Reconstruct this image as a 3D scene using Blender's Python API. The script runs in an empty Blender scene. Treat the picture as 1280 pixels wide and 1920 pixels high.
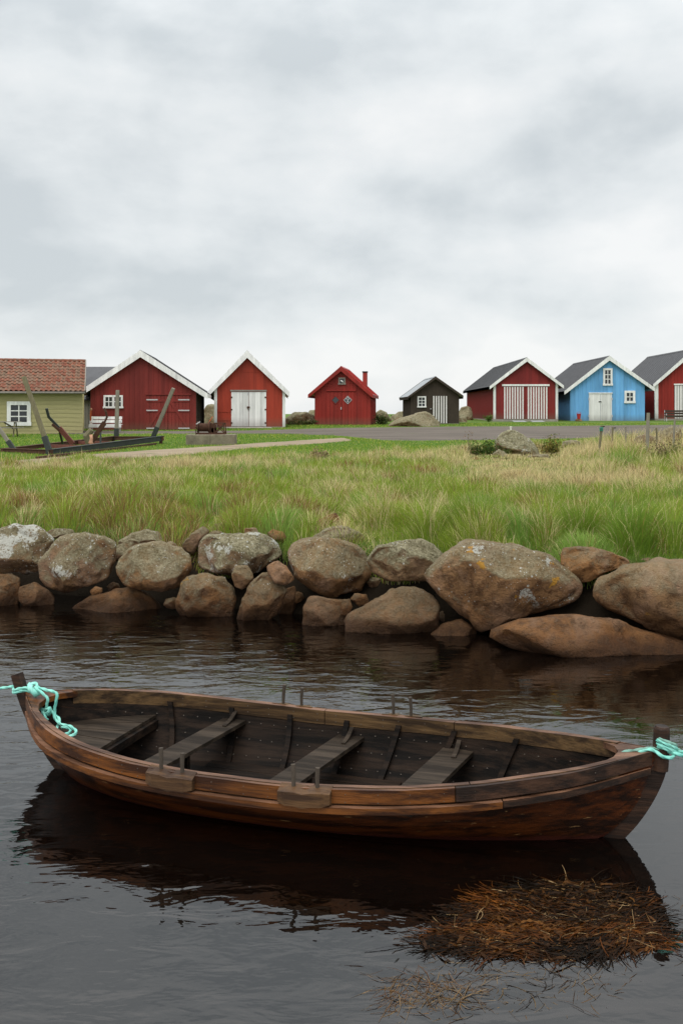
import bpy, bmesh, math, random
import numpy as np
from mathutils import Vector, noise as mnoise
from mathutils.geometry import delaunay_2d_cdt

R = math.radians
SC = bpy.context.scene
COL = SC.collection
FP, HC, HY = 1867.0, 2.6, 775.0        # focal length (photo px), eye height (m), horizon row (photo px)

# ------------------------------------------------------------------ camera
cd = bpy.data.cameras.new('camera'); cam = bpy.data.objects.new('camera', cd); COL.objects.link(cam)
cam.location = (0, 0, HC); cam.rotation_euler = (R(90), 0, 0)
cd.sensor_fit = 'VERTICAL'; cd.sensor_height = 36; cd.lens = 36 * FP / 1920
cd.shift_y = -(960 - HY) / 1920
cd.clip_start = 0.05; cd.clip_end = 6000
SC.camera = cam

# ------------------------------------------------------------------ sky, sun, exposure
SUN_EL, SUN_AZ = 62, 212               # azimuth clockwise from +Y (the view direction)
world = bpy.data.worlds.new('World'); SC.world = world; world.use_nodes = True
nt = world.node_tree; nt.nodes.clear()
def wn(t, **k):
    n = nt.nodes.new(t)
    for a, v in k.items(): setattr(n, a, v)
    return n
out = wn('ShaderNodeOutputWorld'); bg = wn('ShaderNodeBackground'); bg.inputs['Strength'].default_value = 0.1
sky = wn('ShaderNodeTexSky', sky_type='NISHITA', sun_disc=False, sun_elevation=R(SUN_EL), sun_rotation=R(SUN_AZ))
tc = wn('ShaderNodeTexCoord')
def cloud(scale, loc, detail, rough, dist, stretch):
    mp = wn('ShaderNodeMapping'); mp.inputs['Location'].default_value = loc; mp.inputs['Scale'].default_value = stretch
    nz = wn('ShaderNodeTexNoise'); nz.inputs['Scale'].default_value = scale; nz.inputs['Detail'].default_value = detail
    nz.inputs['Roughness'].default_value = rough; nz.inputs['Distortion'].default_value = dist
    nt.links.new(tc.outputs['Generated'], mp.inputs['Vector']); nt.links.new(mp.outputs[0], nz.inputs['Vector'])
    return nz.outputs['Fac']
def wmath(op, a, b):
    m = wn('ShaderNodeMath', operation=op)
    for i, v in enumerate((a, b)):
        if isinstance(v, (int, float)): m.inputs[i].default_value = v
        else: nt.links.new(v, m.inputs[i])
    return m.outputs[0]
c1 = cloud(2.2, (6.19, 1.54, 12.0), 4, 0.5, 0.2, (1.0, 1.0, 2.5))
c2 = cloud(5.6, (0.63, 3.95, 8.16), 7, 0.55, 0.12, (1.0, 1.0, 1.8))
cs = wmath('ADD', wmath('MULTIPLY', c1, 0.62), wmath('MULTIPLY', c2, 0.38))
ramp = wn('ShaderNodeValToRGB'); nt.links.new(cs, ramp.inputs['Fac'])
e = ramp.color_ramp.elements
e[0].position = 0.40; e[0].color = (5.5, 5.9, 6.1, 1)
e[1].position = 0.585; e[1].color = (8.2, 8.28, 8.25, 1)
m_ = e.new(0.49); m_.color = (7.0, 7.3, 7.4, 1)
mix = wn('ShaderNodeMixRGB'); mix.inputs['Fac'].default_value = 0.93
nt.links.new(sky.outputs[0], mix.inputs['Color1']); nt.links.new(ramp.outputs[0], mix.inputs['Color2'])
sxyz = wn('ShaderNodeSeparateXYZ'); nt.links.new(tc.outputs['Generated'], sxyz.inputs[0])
zen = wn('ShaderNodeMapRange', interpolation_type='SMOOTHSTEP'); nt.links.new(sxyz.outputs[2], zen.inputs['Value'])      # overcast sky: brighter overhead than at the horizon
for k_, v_ in (('From Min', 0.26), ('From Max', 0.90), ('To Min', 1.0), ('To Max', 2.1)): zen.inputs[k_].default_value = v_
zm = wn('ShaderNodeVectorMath', operation='SCALE'); nt.links.new(mix.outputs[0], zm.inputs[0]); nt.links.new(zen.outputs[0], zm.inputs['Scale'])
nt.links.new(zm.outputs[0], bg.inputs['Color']); nt.links.new(bg.outputs[0], out.inputs['Surface'])

sl = bpy.data.lights.new('sun', 'SUN'); sl.energy = 1.5; sl.angle = R(45); sl.color = (1.0, 0.965, 0.92)
so = bpy.data.objects.new('sun', sl); COL.objects.link(so)
sd = Vector((math.sin(R(SUN_AZ)) * math.cos(R(SUN_EL)), math.cos(R(SUN_AZ)) * math.cos(R(SUN_EL)), math.sin(R(SUN_EL))))
so.rotation_euler = sd.to_track_quat('Z', 'Y').to_euler(); so.location = sd * 40
SC.view_settings.view_transform = 'Standard'; SC.view_settings.look = 'None'
SC.view_settings.exposure = 0.22; SC.view_settings.gamma = 1.0; SC.view_settings.use_curve_mapping = False

# ------------------------------------------------------------------ helpers
rng = np.random.default_rng(7); random.seed(7)

def P(x, y, d):                         # photo pixel at distance d -> world point
    return Vector(((x - 640) * d / FP, d, HC - (y - HY) * d / FP))
def gz(d): return 1.0 + 0.0143 * (d - 14)    # the meadow's gentle rise
def G(x, d, up=0.0): return Vector(((x - 640) * d / FP, d, gz(d) + up))

class MB:
    def __init__(s): s.v, s.f, s.m = [], [], []
    def quad(s, a, b, c, d, mi=0):
        n = len(s.v); s.v += [tuple(a), tuple(b), tuple(c), tuple(d)]; s.f.append((n, n+1, n+2, n+3)); s.m.append(mi)
    def box(s, x0, x1, y0, y1, z0, z1, mi=0):
        n = len(s.v)
        s.v += [(x0,y0,z0),(x1,y0,z0),(x1,y1,z0),(x0,y1,z0),(x0,y0,z1),(x1,y0,z1),(x1,y1,z1),(x0,y1,z1)]
        for q in ((0,3,2,1),(4,5,6,7),(0,1,5,4),(1,2,6,5),(2,3,7,6),(3,0,4,7)): s.f.append(tuple(n+i for i in q)); s.m.append(mi)
        return s
    def prism(s, pts, y0, y1, mi=0):     # polygon in (x,z) extruded along y
        n = len(s.v); k = len(pts)
        s.v += [(x, y0, z) for x, z in pts] + [(x, y1, z) for x, z in pts]
        s.f.append(tuple(n+i for i in range(k))); s.m.append(mi)
        s.f.append(tuple(n+k+i for i in reversed(range(k)))); s.m.append(mi)
        for i in range(k):
            j = (i+1) % k; s.f.append((n+i, n+k+i, n+k+j, n+j)); s.m.append(mi)
        return s
    def slab(s, pts, z0, z1, mi=0):      # polygon in (x,y) extruded along z
        n = len(s.v); k = len(pts)
        s.v += [(x, y, z0) for x, y in pts] + [(x, y, z1) for x, y in pts]
        s.f.append(tuple(n+i for i in reversed(range(k)))); s.m.append(mi)
        s.f.append(tuple(n+k+i for i in range(k))); s.m.append(mi)
        for i in range(k):
            j = (i+1) % k; s.f.append((n+i, n+j, n+k+j, n+k+i)); s.m.append(mi)
        return s
    def beam(s, a, b, w, h, mi=0, up=(0,0,1), w2=None, h2=None):
        a, b = Vector(a), Vector(b); t = (b-a).normalized(); u = Vector(up)
        if abs(t.dot(u)) > 0.97: u = Vector((0,1,0))
        r = t.cross(u).normalized(); q = r.cross(t)
        w2 = w if w2 is None else w2; h2 = h if h2 is None else h2; n = len(s.v)
        for p, ww, hh in ((a, w, h), (b, w2, h2)):
            for i, j in ((-1,-1),(1,-1),(1,1),(-1,1)): s.v.append(tuple(p + r*ww/2*i + q*hh/2*j))
        for f in ((0,1,2,3),(7,6,5,4),(0,4,5,1),(1,5,6,2),(2,6,7,3),(3,7,4,0)): s.f.append(tuple(n+i for i in f)); s.m.append(mi)
        return s
    def tube(s, pts, r, seg=8, mi=0, cap=True):
        pts = [Vector(p) for p in pts]; rs = r if isinstance(r, (list, tuple)) else [r]*len(pts)
        n0 = len(s.v); prev = None
        for i, p in enumerate(pts):
            t = (pts[min(i+1, len(pts)-1)] - pts[max(i-1, 0)]).normalized()
            if prev is None: x = t.orthogonal().normalized()
            else: x = (prev - t*prev.dot(t)).normalized()
            prev = x; y = t.cross(x)
            for k in range(seg):
                a = 2*math.pi*k/seg; s.v.append(tuple(p + (x*math.cos(a) + y*math.sin(a))*rs[i]))
        for i in range(len(pts)-1):
            for k in range(seg):
                a, b = n0+i*seg+k, n0+i*seg+(k+1) % seg; s.f.append((a, b, b+seg, a+seg)); s.m.append(mi)
        if cap:
            s.f.append(tuple(n0+k for k in reversed(range(seg)))); s.m.append(mi)
            e0 = n0+(len(pts)-1)*seg; s.f.append(tuple(e0+k for k in range(seg))); s.m.append(mi)
        return s
    def grid(s, rows, mi=0, flip=False):  # rows of equally many points
        n0 = len(s.v); c = len(rows[0])
        for r_ in rows: s.v += [tuple(p) for p in r_]
        for i in range(len(rows)-1):
            for j in range(c-1):
                q = (n0+i*c+j, n0+i*c+j+1, n0+(i+1)*c+j+1, n0+(i+1)*c+j)
                s.f.append(tuple(reversed(q)) if flip else q); s.m.append(mi)
        return s
    def mesh(s, name, mats):
        me = bpy.data.meshes.new(name); me.from_pydata(s.v, [], s.f)
        for m in (mats if isinstance(mats, (list, tuple)) else [mats]): me.materials.append(m)
        if any(s.m): me.polygons.foreach_set('material_index', s.m)
        return me
    def build(s, name, mats, parent=None, smooth=False, bevel=0, fix=False):
        me = s.mesh(name, mats)
        if fix or bevel:
            bm = bmesh.new(); bm.from_mesh(me); bmesh.ops.recalc_face_normals(bm, faces=bm.faces)
            if bevel:
                ed = [e_ for e_ in bm.edges if len(e_.link_faces) == 2 and e_.calc_face_angle(0) > 0.6]
                bmesh.ops.bevel(bm, geom=ed, offset=bevel, segments=1, affect='EDGES', profile=0.7)
            bm.to_mesh(me); bm.free()
        if smooth: me.polygons.foreach_set('use_smooth', [True]*len(me.polygons))
        return link(name, me, parent)

def link(name, data, parent=None):
    o = bpy.data.objects.new(name, data); COL.objects.link(o)
    if parent: o.parent = parent
    return o
def empty(name, loc, rz=0):
    o = bpy.data.objects.new(name, None); COL.objects.link(o); o.location = loc; o.rotation_euler = (0, 0, rz); o.empty_display_size = 0.2
    return o
def tag(o, label=None, cat=None, group=None, kind=None):
    if label: o['label'] = label
    if cat: o['category'] = cat
    if group: o['group'] = group
    if kind: o['kind'] = kind
    return o
def stuff(o): o['kind'] = 'stuff'; return o
def catmull(pts, n=8):
    pts = [Vector(p) for p in pts]; q = [pts[0]*2-pts[1]] + pts + [pts[-1]*2-pts[-2]]; o = []
    for i in range(1, len(q)-2):
        for k in range(n):
            t = k/n; a, b, c, d = q[i-1:i+3]
            o.append(0.5*((2*b)+(c-a)*t+(2*a-5*b+4*c-d)*t*t+(3*b-a-3*c+d)*t**3))
    o.append(pts[-1]); return o
def vnoise(x, y, seed=0):                # smooth value noise, numpy
    xi, yi = np.floor(x).astype(int), np.floor(y).astype(int); fx, fy = x-xi, y-yi
    fx, fy = fx*fx*(3-2*fx), fy*fy*(3-2*fy)
    def h(a, b):
        n = (a*374761393 + b*668265263 + seed*144665) & 0x7fffffff
        n = ((n ^ (n >> 13))*1274126177) & 0x7fffffff
        return ((n ^ (n >> 16)) & 0xffff)/65535.0
    return (h(xi,yi)*(1-fx)+h(xi+1,yi)*fx)*(1-fy)+(h(xi,yi+1)*(1-fx)+h(xi+1,yi+1)*fx)*fy

# ------------------------------------------------------------------ materials
class NT:
    def __init__(s, name):
        s.mat = bpy.data.materials.new(name); s.mat.use_nodes = True; s.t = s.mat.node_tree; s.t.nodes.clear()
        s.out = s.t.nodes.new('ShaderNodeOutputMaterial')
    def n(s, ty, ins=None, **k):
        n = s.t.nodes.new(ty)
        for a, v in k.items(): setattr(n, a, v)
        for a, v in (ins or {}).items(): s.set(n.inputs[a], v)
        return n
    def set(s, sock, v):
        if isinstance(v, bpy.types.NodeSocket): s.t.links.new(v, sock)
        elif isinstance(v, bpy.types.Node): s.t.links.new(v.outputs[0], sock)
        elif sock.type == 'RGBA' and len(v) == 3: sock.default_value = (*v, 1)
        else: sock.default_value = v
    def obj(s): return s.n('ShaderNodeTexCoord').outputs['Object']
    def pos(s): return s.n('ShaderNodeNewGeometry').outputs['Position']
    def mapv(s, v, sc=(1,1,1), loc=(0,0,0)): return s.n('ShaderNodeMapping', {'Vector': v, 'Scale': sc, 'Location': loc}).outputs[0]
    def noise(s, v, scale, detail=3, rough=0.55, dist=0): return s.n('ShaderNodeTexNoise', {'Vector': v, 'Scale': scale, 'Detail': detail, 'Roughness': rough, 'Distortion': dist}).outputs['Fac']
    def math(s, op, a, b=0.0, clamp=False): return s.n('ShaderNodeMath', {0: a, 1: b}, operation=op, use_clamp=clamp).outputs[0]
    def ramp(s, f, a, b): 
        return s.n('ShaderNodeMapRange', {'Value': f, 'From Min': a, 'From Max': b}).outputs[0]
    def mix(s, f, a, b, blend='MIX'): return s.n('ShaderNodeMixRGB', {'Fac': f, 'Color1': a, 'Color2': b}, blend_type=blend).outputs[0]
    def bump(s, h, st, dist=0.01, nrm=None):
        d = {'Height': h, 'Strength': st, 'Distance': dist}
        if nrm is not None: d['Normal'] = nrm
        return s.n('ShaderNodeBump', d).outputs[0]
    def sep(s, v): return s.n('ShaderNodeSeparateXYZ', {0: v}).outputs
    def done(s, color, rough=0.7, nrm=None, spec=0.3, metal=0.0):
        d = {'Base Color': color, 'Roughness': rough, 'Specular IOR Level': spec, 'Metallic': metal}
        if nrm is not None: d['Normal'] = nrm
        s.t.links.new(s.n('ShaderNodeBsdfPrincipled', d).outputs[0], s.out.inputs['Surface'])
        return s.mat

def simple(name, c, rough=0.7, var=0.25, scale=6, spec=0.3, metal=0.0, stretch=(1,1,1), bump=0.2):
    t = NT(name); v = t.mapv(t.obj(), stretch)
    a = t.noise(v, scale, 5, 0.6); b = t.noise(v, scale*7, 3)
    f = t.math('ADD', t.math('MULTIPLY', a, 0.65), t.math('MULTIPLY', b, 0.35))
    lo = tuple(x*(1-var) for x in c); hi = tuple(min(1, x*(1+var)) for x in c)
    return t.done(t.mix(t.ramp(f, 0.3, 0.7), lo, hi), rough, t.bump(b, bump, 0.01), spec, metal)

def paint(name, c, wear=(0.3,0.27,0.24), amt=0.15, board=0.0, st=(5,5,0.7)):    # painted upright boards, a little faded and flaked
    t = NT(name); o = t.obj()
    v = t.mapv(o, st); a = t.noise(v, 1.5, 5, 0.6); big = t.noise(o, 0.5, 3)
    fl = t.noise(t.mapv(o, tuple(x*3 for x in st)), 2.0, 5, 0.7)
    f = t.math('ADD', t.math('MULTIPLY', a, 0.6), t.math('MULTIPLY', big, 0.4))
    col = t.mix(t.ramp(f, 0.32, 0.68), tuple(x*0.70 for x in c), tuple(min(1, x*1.25) for x in c))
    if board:                                # each board took the paint a little differently
        bx = t.math('FLOOR', t.math('DIVIDE', t.sep(o)[0], board))
        wn_ = t.n('ShaderNodeTexWhiteNoise', {'W': bx}, noise_dimensions='1D').outputs['Value']
        col = t.mix(0.5, col, t.mix(wn_, tuple(x*0.62 for x in c), tuple(min(1, x*1.2) for x in c)))
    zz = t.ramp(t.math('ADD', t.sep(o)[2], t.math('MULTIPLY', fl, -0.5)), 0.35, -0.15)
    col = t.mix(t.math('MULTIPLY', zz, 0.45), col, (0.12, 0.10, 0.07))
    col = t.mix(t.math('MULTIPLY', t.ramp(fl, 0.66, 0.74), amt*4), col, wear)
    return t.done(col, 0.62, t.bump(fl, 0.15, 0.01), 0.3)

def wood(name, c, c2, rough=0.75, axis='z', sc=1.0, bump=0.35, spec=0.25):
    t = NT(name); o = t.obj()
    st = {'z': (14,14,0.8), 'x': (0.8,14,14), 'y': (14,0.8,14)}[axis]
    g = t.noise(t.mapv(o, st), 2.0*sc, 6, 0.65, 0.4); b = t.noise(o, 2.2*sc, 4, 0.6); k = t.noise(o, 40*sc, 3)
    col = t.mix(t.ramp(g, 0.3, 0.7), c, c2)
    col = t.mix(t.ramp(b, 0.35, 0.75), col, tuple(x*0.6 for x in c2), 'MIX')
    col = t.mix(t.math('MULTIPLY', t.ramp(k, 0.55, 0.75), 0.35), col, tuple(x*0.5 for x in c))
    return t.done(col, rough, t.bump(g, bump, 0.01), spec)

M = {}
M['white'] = paint('white_paint', (0.80, 0.79, 0.77), (0.52, 0.49, 0.45), 0.05)
M['white_door'] = paint('white_door_paint', (0.80, 0.79, 0.77), (0.45, 0.33, 0.24), 0.12, 0.16)
M['white_slat'] = simple('white_slat_paint', (0.74, 0.71, 0.69), 0.6, 0.1, 5)
M['red1'] = paint('dark_falu_red', (0.205, 0.026, 0.020), (0.22,0.06,0.045), 0.08, 0.25)
M['red2'] = paint('orange_red', (0.36, 0.045, 0.022), (0.45,0.16,0.09), 0.16, 0.21)
M['red3'] = paint('bright_red', (0.27, 0.022, 0.015), (0.30,0.05,0.04), 0.05, 0.23)
M['red5'] = paint('brown_red', (0.22, 0.022, 0.020), (0.22,0.05,0.045), 0.05, 0.25)
M['blue'] = paint('sky_blue', (0.155, 0.41, 0.72), (0.30,0.48,0.66), 0.05, 0.33)
M['green'] = paint('olive_green', (0.58, 0.525, 0.235), (0.60,0.56,0.36), 0.12, 0, (0.6,5,6))
M['tarred'] = wood('tarred_boards', (0.030,0.023,0.017), (0.085,0.064,0.048), 0.85)
M['grey_wood'] = wood('silver_grey_wood', (0.20,0.18,0.15), (0.34,0.31,0.27), 0.9)
M['post'] = wood('weathered_post', (0.17,0.155,0.12), (0.33,0.30,0.24), 0.9, 'z', 1.2)
M['post_dark'] = wood('mossy_post', (0.12,0.11,0.06), (0.23,0.20,0.12), 0.9)
M['roof'] = simple('dark_roof_felt', (0.088,0.088,0.092), 0.75, 0.15, 1.5)
M['roof_tin'] = simple('grey_tin_roof', (0.30,0.32,0.33), 0.5, 0.12, 2)
M['roof_red'] = simple('red_sheet_roof', (0.36,0.035,0.028), 0.42, 0.12, 2)
M['concrete'] = simple('concrete', (0.30,0.27,0.23), 0.9, 0.25, 5)
M['concrete_old'] = simple('mossy_concrete', (0.19,0.165,0.115), 0.95, 0.4, 4)
M['slate'] = simple('slate_slab', (0.32,0.33,0.34), 0.8, 0.2, 4)
M['rust'] = simple('rusty_steel', (0.075,0.034,0.020), 0.85, 0.5, 6)
M['rust_red'] = simple('red_oxide_steel', (0.16,0.055,0.040), 0.75, 0.35, 5)
M['dark_steel'] = simple('dark_green_steel', (0.035,0.042,0.036), 0.65, 0.4, 4)
M['galv'] = simple('galvanised_steel', (0.48,0.47,0.48), 0.45, 0.15, 10)
M['black'] = simple('black_iron', (0.015,0.014,0.014), 0.5, 0.2, 8)
M['brick'] = simple('chimney_red', (0.30,0.04,0.03), 0.8, 0.25, 9)
M['bucket'] = simple('red_plastic', (0.42,0.025,0.022), 0.4, 0.1, 6, 0.5)
M['orange'] = simple('orange_pipe', (0.45,0.10,0.03), 0.5, 0.15, 5)
M['pinkwood'] = simple('fresh_cut_wood', (0.50,0.27,0.17), 0.8, 0.25, 9)
M['pale_lid'] = simple('pale_plastic', (0.75,0.74,0.66), 0.4, 0.1, 9)
M['teal'] = simple('green_rag', (0.02,0.25,0.17), 0.6, 0.2, 9)
def glass():
    t = NT('window_glass')
    n = t.noise(t.obj(), 1.2, 2)
    return t.done(t.mix(n, (0.012,0.014,0.016), (0.05,0.055,0.06)), 0.06, t.bump(t.noise(t.obj(), 3, 2), 0.06, 0.02), 0.6)
M['glass'] = glass()

# ================================================================== STRUCTURE
# ---- terrain : one sheet, pond bed, bank and meadow, out to the horizon
def shore(X): return np.clip(11.63 - 0.407*X, 2.0, 40.0)
xs = np.unique(np.concatenate([np.linspace(-1500,-60,9), np.linspace(-60,-14,14), np.linspace(-14,14,113), np.linspace(14,60,14), np.linspace(60,1500,9)]))
ss = np.array([-60,-30,-10,-4,-2,-1,-0.4,0.0,0.25,0.5,0.75,1.0,1.15,1.3,1.5,1.75,2.2,3,4.5,7,11,20,35,60,90,140,300,800,1800])
zs = np.interp(ss, [-60,-4,-1,0.0,0.8,1.15,1.5,1.75,2.2], [-1.4,-1.1,-0.8,-0.65,-0.4,0.15,0.62,0.86,0.0])
rows = []
for s_, z_ in zip(ss, zs):
    r_ = []
    for X in xs:
        d = float(shore(X)) + s_
        if s_ >= 2.2: z = gz(min(d, 110)) if d < 110 else gz(110) - (d-110)*0.012 if d < 200 else gz(110)-1.08
        else: z = z_ + (0.08*(mnoise.noise(Vector((X*0.9, d*0.9, 3.0)))) if abs(X) < 14 else 0)
        r_.append((X, d, z))
    rows.append(r_)
t = NT('meadow_ground'); p = t.pos()
n1 = t.noise(p, 0.35, 5, 0.6); n2 = t.noise(t.mapv(p, (1, 0.35, 1)), 2.6, 5, 0.65); n3 = t.noise(p, 14, 4, 0.7)
col = t.mix(t.ramp(n1, 0.35, 0.65), (0.070,0.140,0.018), (0.120,0.170,0.035))
col = t.mix(t.math('MULTIPLY', t.ramp(n2, 0.52, 0.72), 0.6), col, (0.17,0.15,0.055))
col = t.mix(t.math('MULTIPLY', t.ramp(n3, 0.5, 0.8), 0.5), col, (0.035,0.055,0.012))
col = t.mix(t.ramp(t.sep(p)[2], 0.95, 0.70), col, (0.014,0.010,0.006))  # wet bank soil, near black to paint in shade between the boulders
M['ground'] = t.done(col, 0.95, t.bump(n3, 0.6, 0.04), 0.1)
tag(MB().grid(rows).build('ground', M['ground'], smooth=True), kind='structure')

# ---- gravel road, dirt path (sheets just above the meadow)
def strip(name, mat, pairs, up):         # pairs of photo-ground points (x_px, d) left/right edge, resampled and roughened
    A = catmull([G(x, d, up) for x, d, _, _ in pairs], 10); B = catmull([G(x, d, up) for _, _, x, d in pairs], 10)
    rows = []
    for i, (a, b) in enumerate(zip(A, B)):
        w = 0.25*mnoise.noise(Vector((i*0.35, 1.7, 0))); w2 = 0.25*mnoise.noise(Vector((i*0.35, 9.7, 0)))
        a = a + (b-a).normalized()*w; b = b + (b-a).normalized()*w2
        r_ = []
        for k in range(7):
            q = a.lerp(b, k/6); q.z = gz(q.y) + up + (0.012 if 0 < k < 6 else -0.03); r_.append(q)
        rows.append(r_)
    return tag(MB().grid(rows).build(name, mat, smooth=True, fix=True), kind='structure')
def gravel(name, c, c2, grassy):
    t = NT(name); p = t.pos()
    a = t.noise(t.mapv(p, (0.35, 1, 1)), 0.8, 4, 0.6); b = t.noise(p, 16, 4, 0.75); g = t.noise(t.mapv(p, (0.5,1,1)), 0.7, 5, 0.7)
    col = t.mix(t.ramp(a, 0.35, 0.65), c, c2)
    col = t.mix(t.math('MULTIPLY', t.ramp(b, 0.45, 0.75), 0.45), col, tuple(x*0.5 for x in c))
    col = t.mix(t.math('MULTIPLY', t.ramp(g, 0.60, 0.70), grassy), col, (0.07,0.11,0.025))
    return t.done(col, 0.95, t.bump(b, 0.5, 0.02), 0.15)
M['road'] = gravel('grey_brown_gravel', (0.105,0.088,0.073), (0.160,0.134,0.110), 0.7)
M['path'] = gravel('sandy_dirt', (0.24,0.185,0.125), (0.33,0.26,0.18), 0.9)
def dg(y): return 3360.0/((y-HY)+26.7)    # distance of the meadow at a photo row
strip('gravel_road', M['road'], [(-300,dg(812),-300,dg(804)), (200,dg(814.5),200,dg(808)), (430,dg(813),430,dg(808)), (560,dg(815),560,dg(804)), (640,dg(818),650,dg(801.5)), (720,dg(827),740,dg(800.5)), (860,dg(827),860,dg(799)), (1000,dg(825),1000,dg(798.5)), (1150,dg(822),1150,dg(797)), (1400,dg(816),1400,dg(795))], 0.02)
strip('dirt_path', M['path'], [(-120,dg(897),-120,dg(872)), (0,dg(884),0,dg(866)), (120,dg(871),130,dg(856)), (250,dg(860),260,dg(846)), (380,dg(850),390,dg(838)), (480,dg(840),480,dg(832)), (580,dg(833),570,dg(826)), (660,dg(827),640,dg(822))], 0.035)

# ---- water with a hole where the boat floats (hull built below, same functions)
L1, L2, BM, UM = 2.213, 2.259, 0.747, -0.224
BYAW, BX, BY = -0.3068, -0.228, 6.72
_w = np.linspace(0, 1, 801)
_kp = np.array([(0,-2.213,.53),(.03,-2.16,.40),(.06,-2.07,.25),(.09,-1.98,.12),(.12,-1.86,.0),(.16,-1.72,-.08),(.2,-1.55,-.13),(.3,-1.1,-.17),(.5,0,-.18),(.7,1.1,-.17),(.8,1.60,-.14),(.84,1.80,-.09),(.88,1.95,-.01),(.91,2.06,.11),(.94,2.15,.25),(.97,2.215,.40),(1,2.259,.56)])
def _sm(a):
    k = 25; pad = np.concatenate([2*a[0]-a[k:0:-1], a, 2*a[-1]-a[-2:-k-2:-1]])
    return np.convolve(pad, np.hanning(2*k+1)/np.hanning(2*k+1).sum(), 'valid')
_ku, _kz = _sm(np.interp(_w, _kp[:,0], _kp[:,1])), _sm(np.interp(_w, _kp[:,0], _kp[:,2]))
def ug(w): return -L1 + (L1+L2)*(0.5-0.5*math.cos(math.pi*w))
def wof(u): return math.acos(max(-1, min(1, 1-2*(u+L1)/(L1+L2))))/math.pi
def sheer(u): return 0.3706 + 0.0075*u + 0.035*u*u - 0.0005*u**3
def hb(u):
    q = (UM-u)/(UM+L1) if u < UM else (u-UM)/(L2-UM)
    return BM*max(0.0, 1-min(1.0, q)**(3.32 if u < UM else 2.55))
def hull0(w, t):
    u = ug(w); b, s = hb(u), sheer(u)
    ku, kz = float(np.interp(w, _w, _ku)), float(np.interp(w, _w, _kz))
    vf = 0.75*(1-(1-t)**2) + 0.25*t; zf = 0.6*abs(t)**1.7 + 0.4*t
    return ku+(u-ku)*zf, b*vf, kz+(s-kz)*zf
def hull(w, t, off=0.0, sg=1):            # boat coordinates: u along, v towards the viewer for sg=1, z up
    u, v, z = hull0(w, t)
    if off:
        _, v0, z0 = hull0(w, t-0.01); _, v1, z1 = hull0(w, t+0.01)
        dv, dz = v1-v0, z1-z0; L = math.hypot(dv, dz) or 1
        v += off*dz/L; z -= off*dv/L
    return Vector((u, -sg*max(v, 0.0), z))
BM_ROT = (math.cos(BYAW), math.sin(BYAW))
def b2w(p): return (BX + p[0]*BM_ROT[0] - p[1]*BM_ROT[1], BY + p[0]*BM_ROT[1] + p[1]*BM_ROT[0])
def t_at(w, z):
    lo, hi = 0.0, 1.0
    for _ in range(30):
        m = (lo+hi)/2
        if hull0(w, m)[2] < z: lo = m
        else: hi = m
    return lo
loop = []
for sg in (1, -1):
    seq = [w for w in np.linspace(0.115, 0.882, 50)]
    if sg < 0: seq = seq[::-1]
    for w in seq:
        q = hull(w, t_at(w, 0.0), 0.006, sg); loop.append(b2w(q))
ang = [Vector(p_) for p_ in loop]
outer = [Vector((-160,-40)), Vector((160,-40)), Vector((160,60)), Vector((-160,60))]
vs = outer + ang; k = len(ang)
ed = [(0,1),(1,2),(2,3),(3,0)] + [(4+i, 4+(i+1) % k) for i in range(k)]
cv, ce, cf, *_ = delaunay_2d_cdt(vs, ed, [], 0, 1e-5)
lp = np.array(loop)
def inside(x, y):
    c = False; j = len(lp)-1
    for i in range(len(lp)):
        if (lp[i,1] > y) != (lp[j,1] > y) and x < (lp[j,0]-lp[i,0])*(y-lp[i,1])/(lp[j,1]-lp[i,1])+lp[i,0]: c = not c
        j = i
    return c
wb = MB(); wb.v = [(q.x, q.y, 0.0) for q in cv]
for f_ in cf:
    cx = sum(cv[i].x for i in f_)/3; cy = sum(cv[i].y for i in f_)/3
    if not inside(cx, cy): wb.f.append(tuple(f_)); wb.m.append(0)
t = NT('pond_water'); p = t.pos(); sx = t.sep(p)
big = t.noise(p, 0.33, 2); r1 = t.noise(t.mapv(p, (2.4, 5.0, 1)), 1.0, 3, 0.45, 0.6); r2 = t.noise(t.mapv(p, (8, 13, 1), (3,1,0)), 1.0, 2, 0.5, 0.4)
leftish = t.ramp(t.math('ADD', sx[0], t.math('MULTIPLY', t.math('SUBTRACT', sx[1], 7.0), -0.35)), 2.0, -2.2)
amt = t.math('MULTIPLY', t.math('ADD', t.math('MULTIPLY', leftish, 0.8), 0.22), t.ramp(big, 0.25, 0.7))
h = t.math('ADD', t.math('MULTIPLY', r1, 0.84), t.math('MULTIPLY', r2, 0.16))
h = t.math('MULTIPLY', h, t.math('ADD', amt, 0.08))
vo = t.n('ShaderNodeTexVoronoi', {'Vector': t.mapv(p, (1,1,0)), 'Scale': 1.5, 'Randomness': 1.0})       # rain rings
dist = vo.outputs['Distance']; pick = t.math('GREATER_THAN', t.sep(vo.outputs['Color'])[0], 0.66)
rr = t.math('ADD', t.math('MULTIPLY', t.sep(vo.outputs['Color'])[1], 0.16), 0.03)
band = t.math('SUBTRACT', 1.0, t.math('MULTIPLY', t.math('ABSOLUTE', t.math('SUBTRACT', dist, rr)), 28.0), True)
ring = t.math('MULTIPLY', t.math('MULTIPLY', t.math('SINE', t.math('MULTIPLY', dist, 190.0)), band), pick)
h = t.math('ADD', h, t.math('MULTIPLY', ring, 0.035))
nb = t.bump(h, 1.0, 0.030)
fr = t.n('ShaderNodeFresnel', {'IOR': 1.68, 'Normal': nb}).outputs[0]
gl = t.n('ShaderNodeBsdfGlossy', {'Color': (0.95,0.95,0.95), 'Roughness': 0.015, 'Normal': nb})
tr = t.n('ShaderNodeBsdfTransparent', {'Color': (0.30,0.17,0.08)})
df = t.n('ShaderNodeBsdfDiffuse', {'Color': (0.005,0.003,0.002)})
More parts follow.
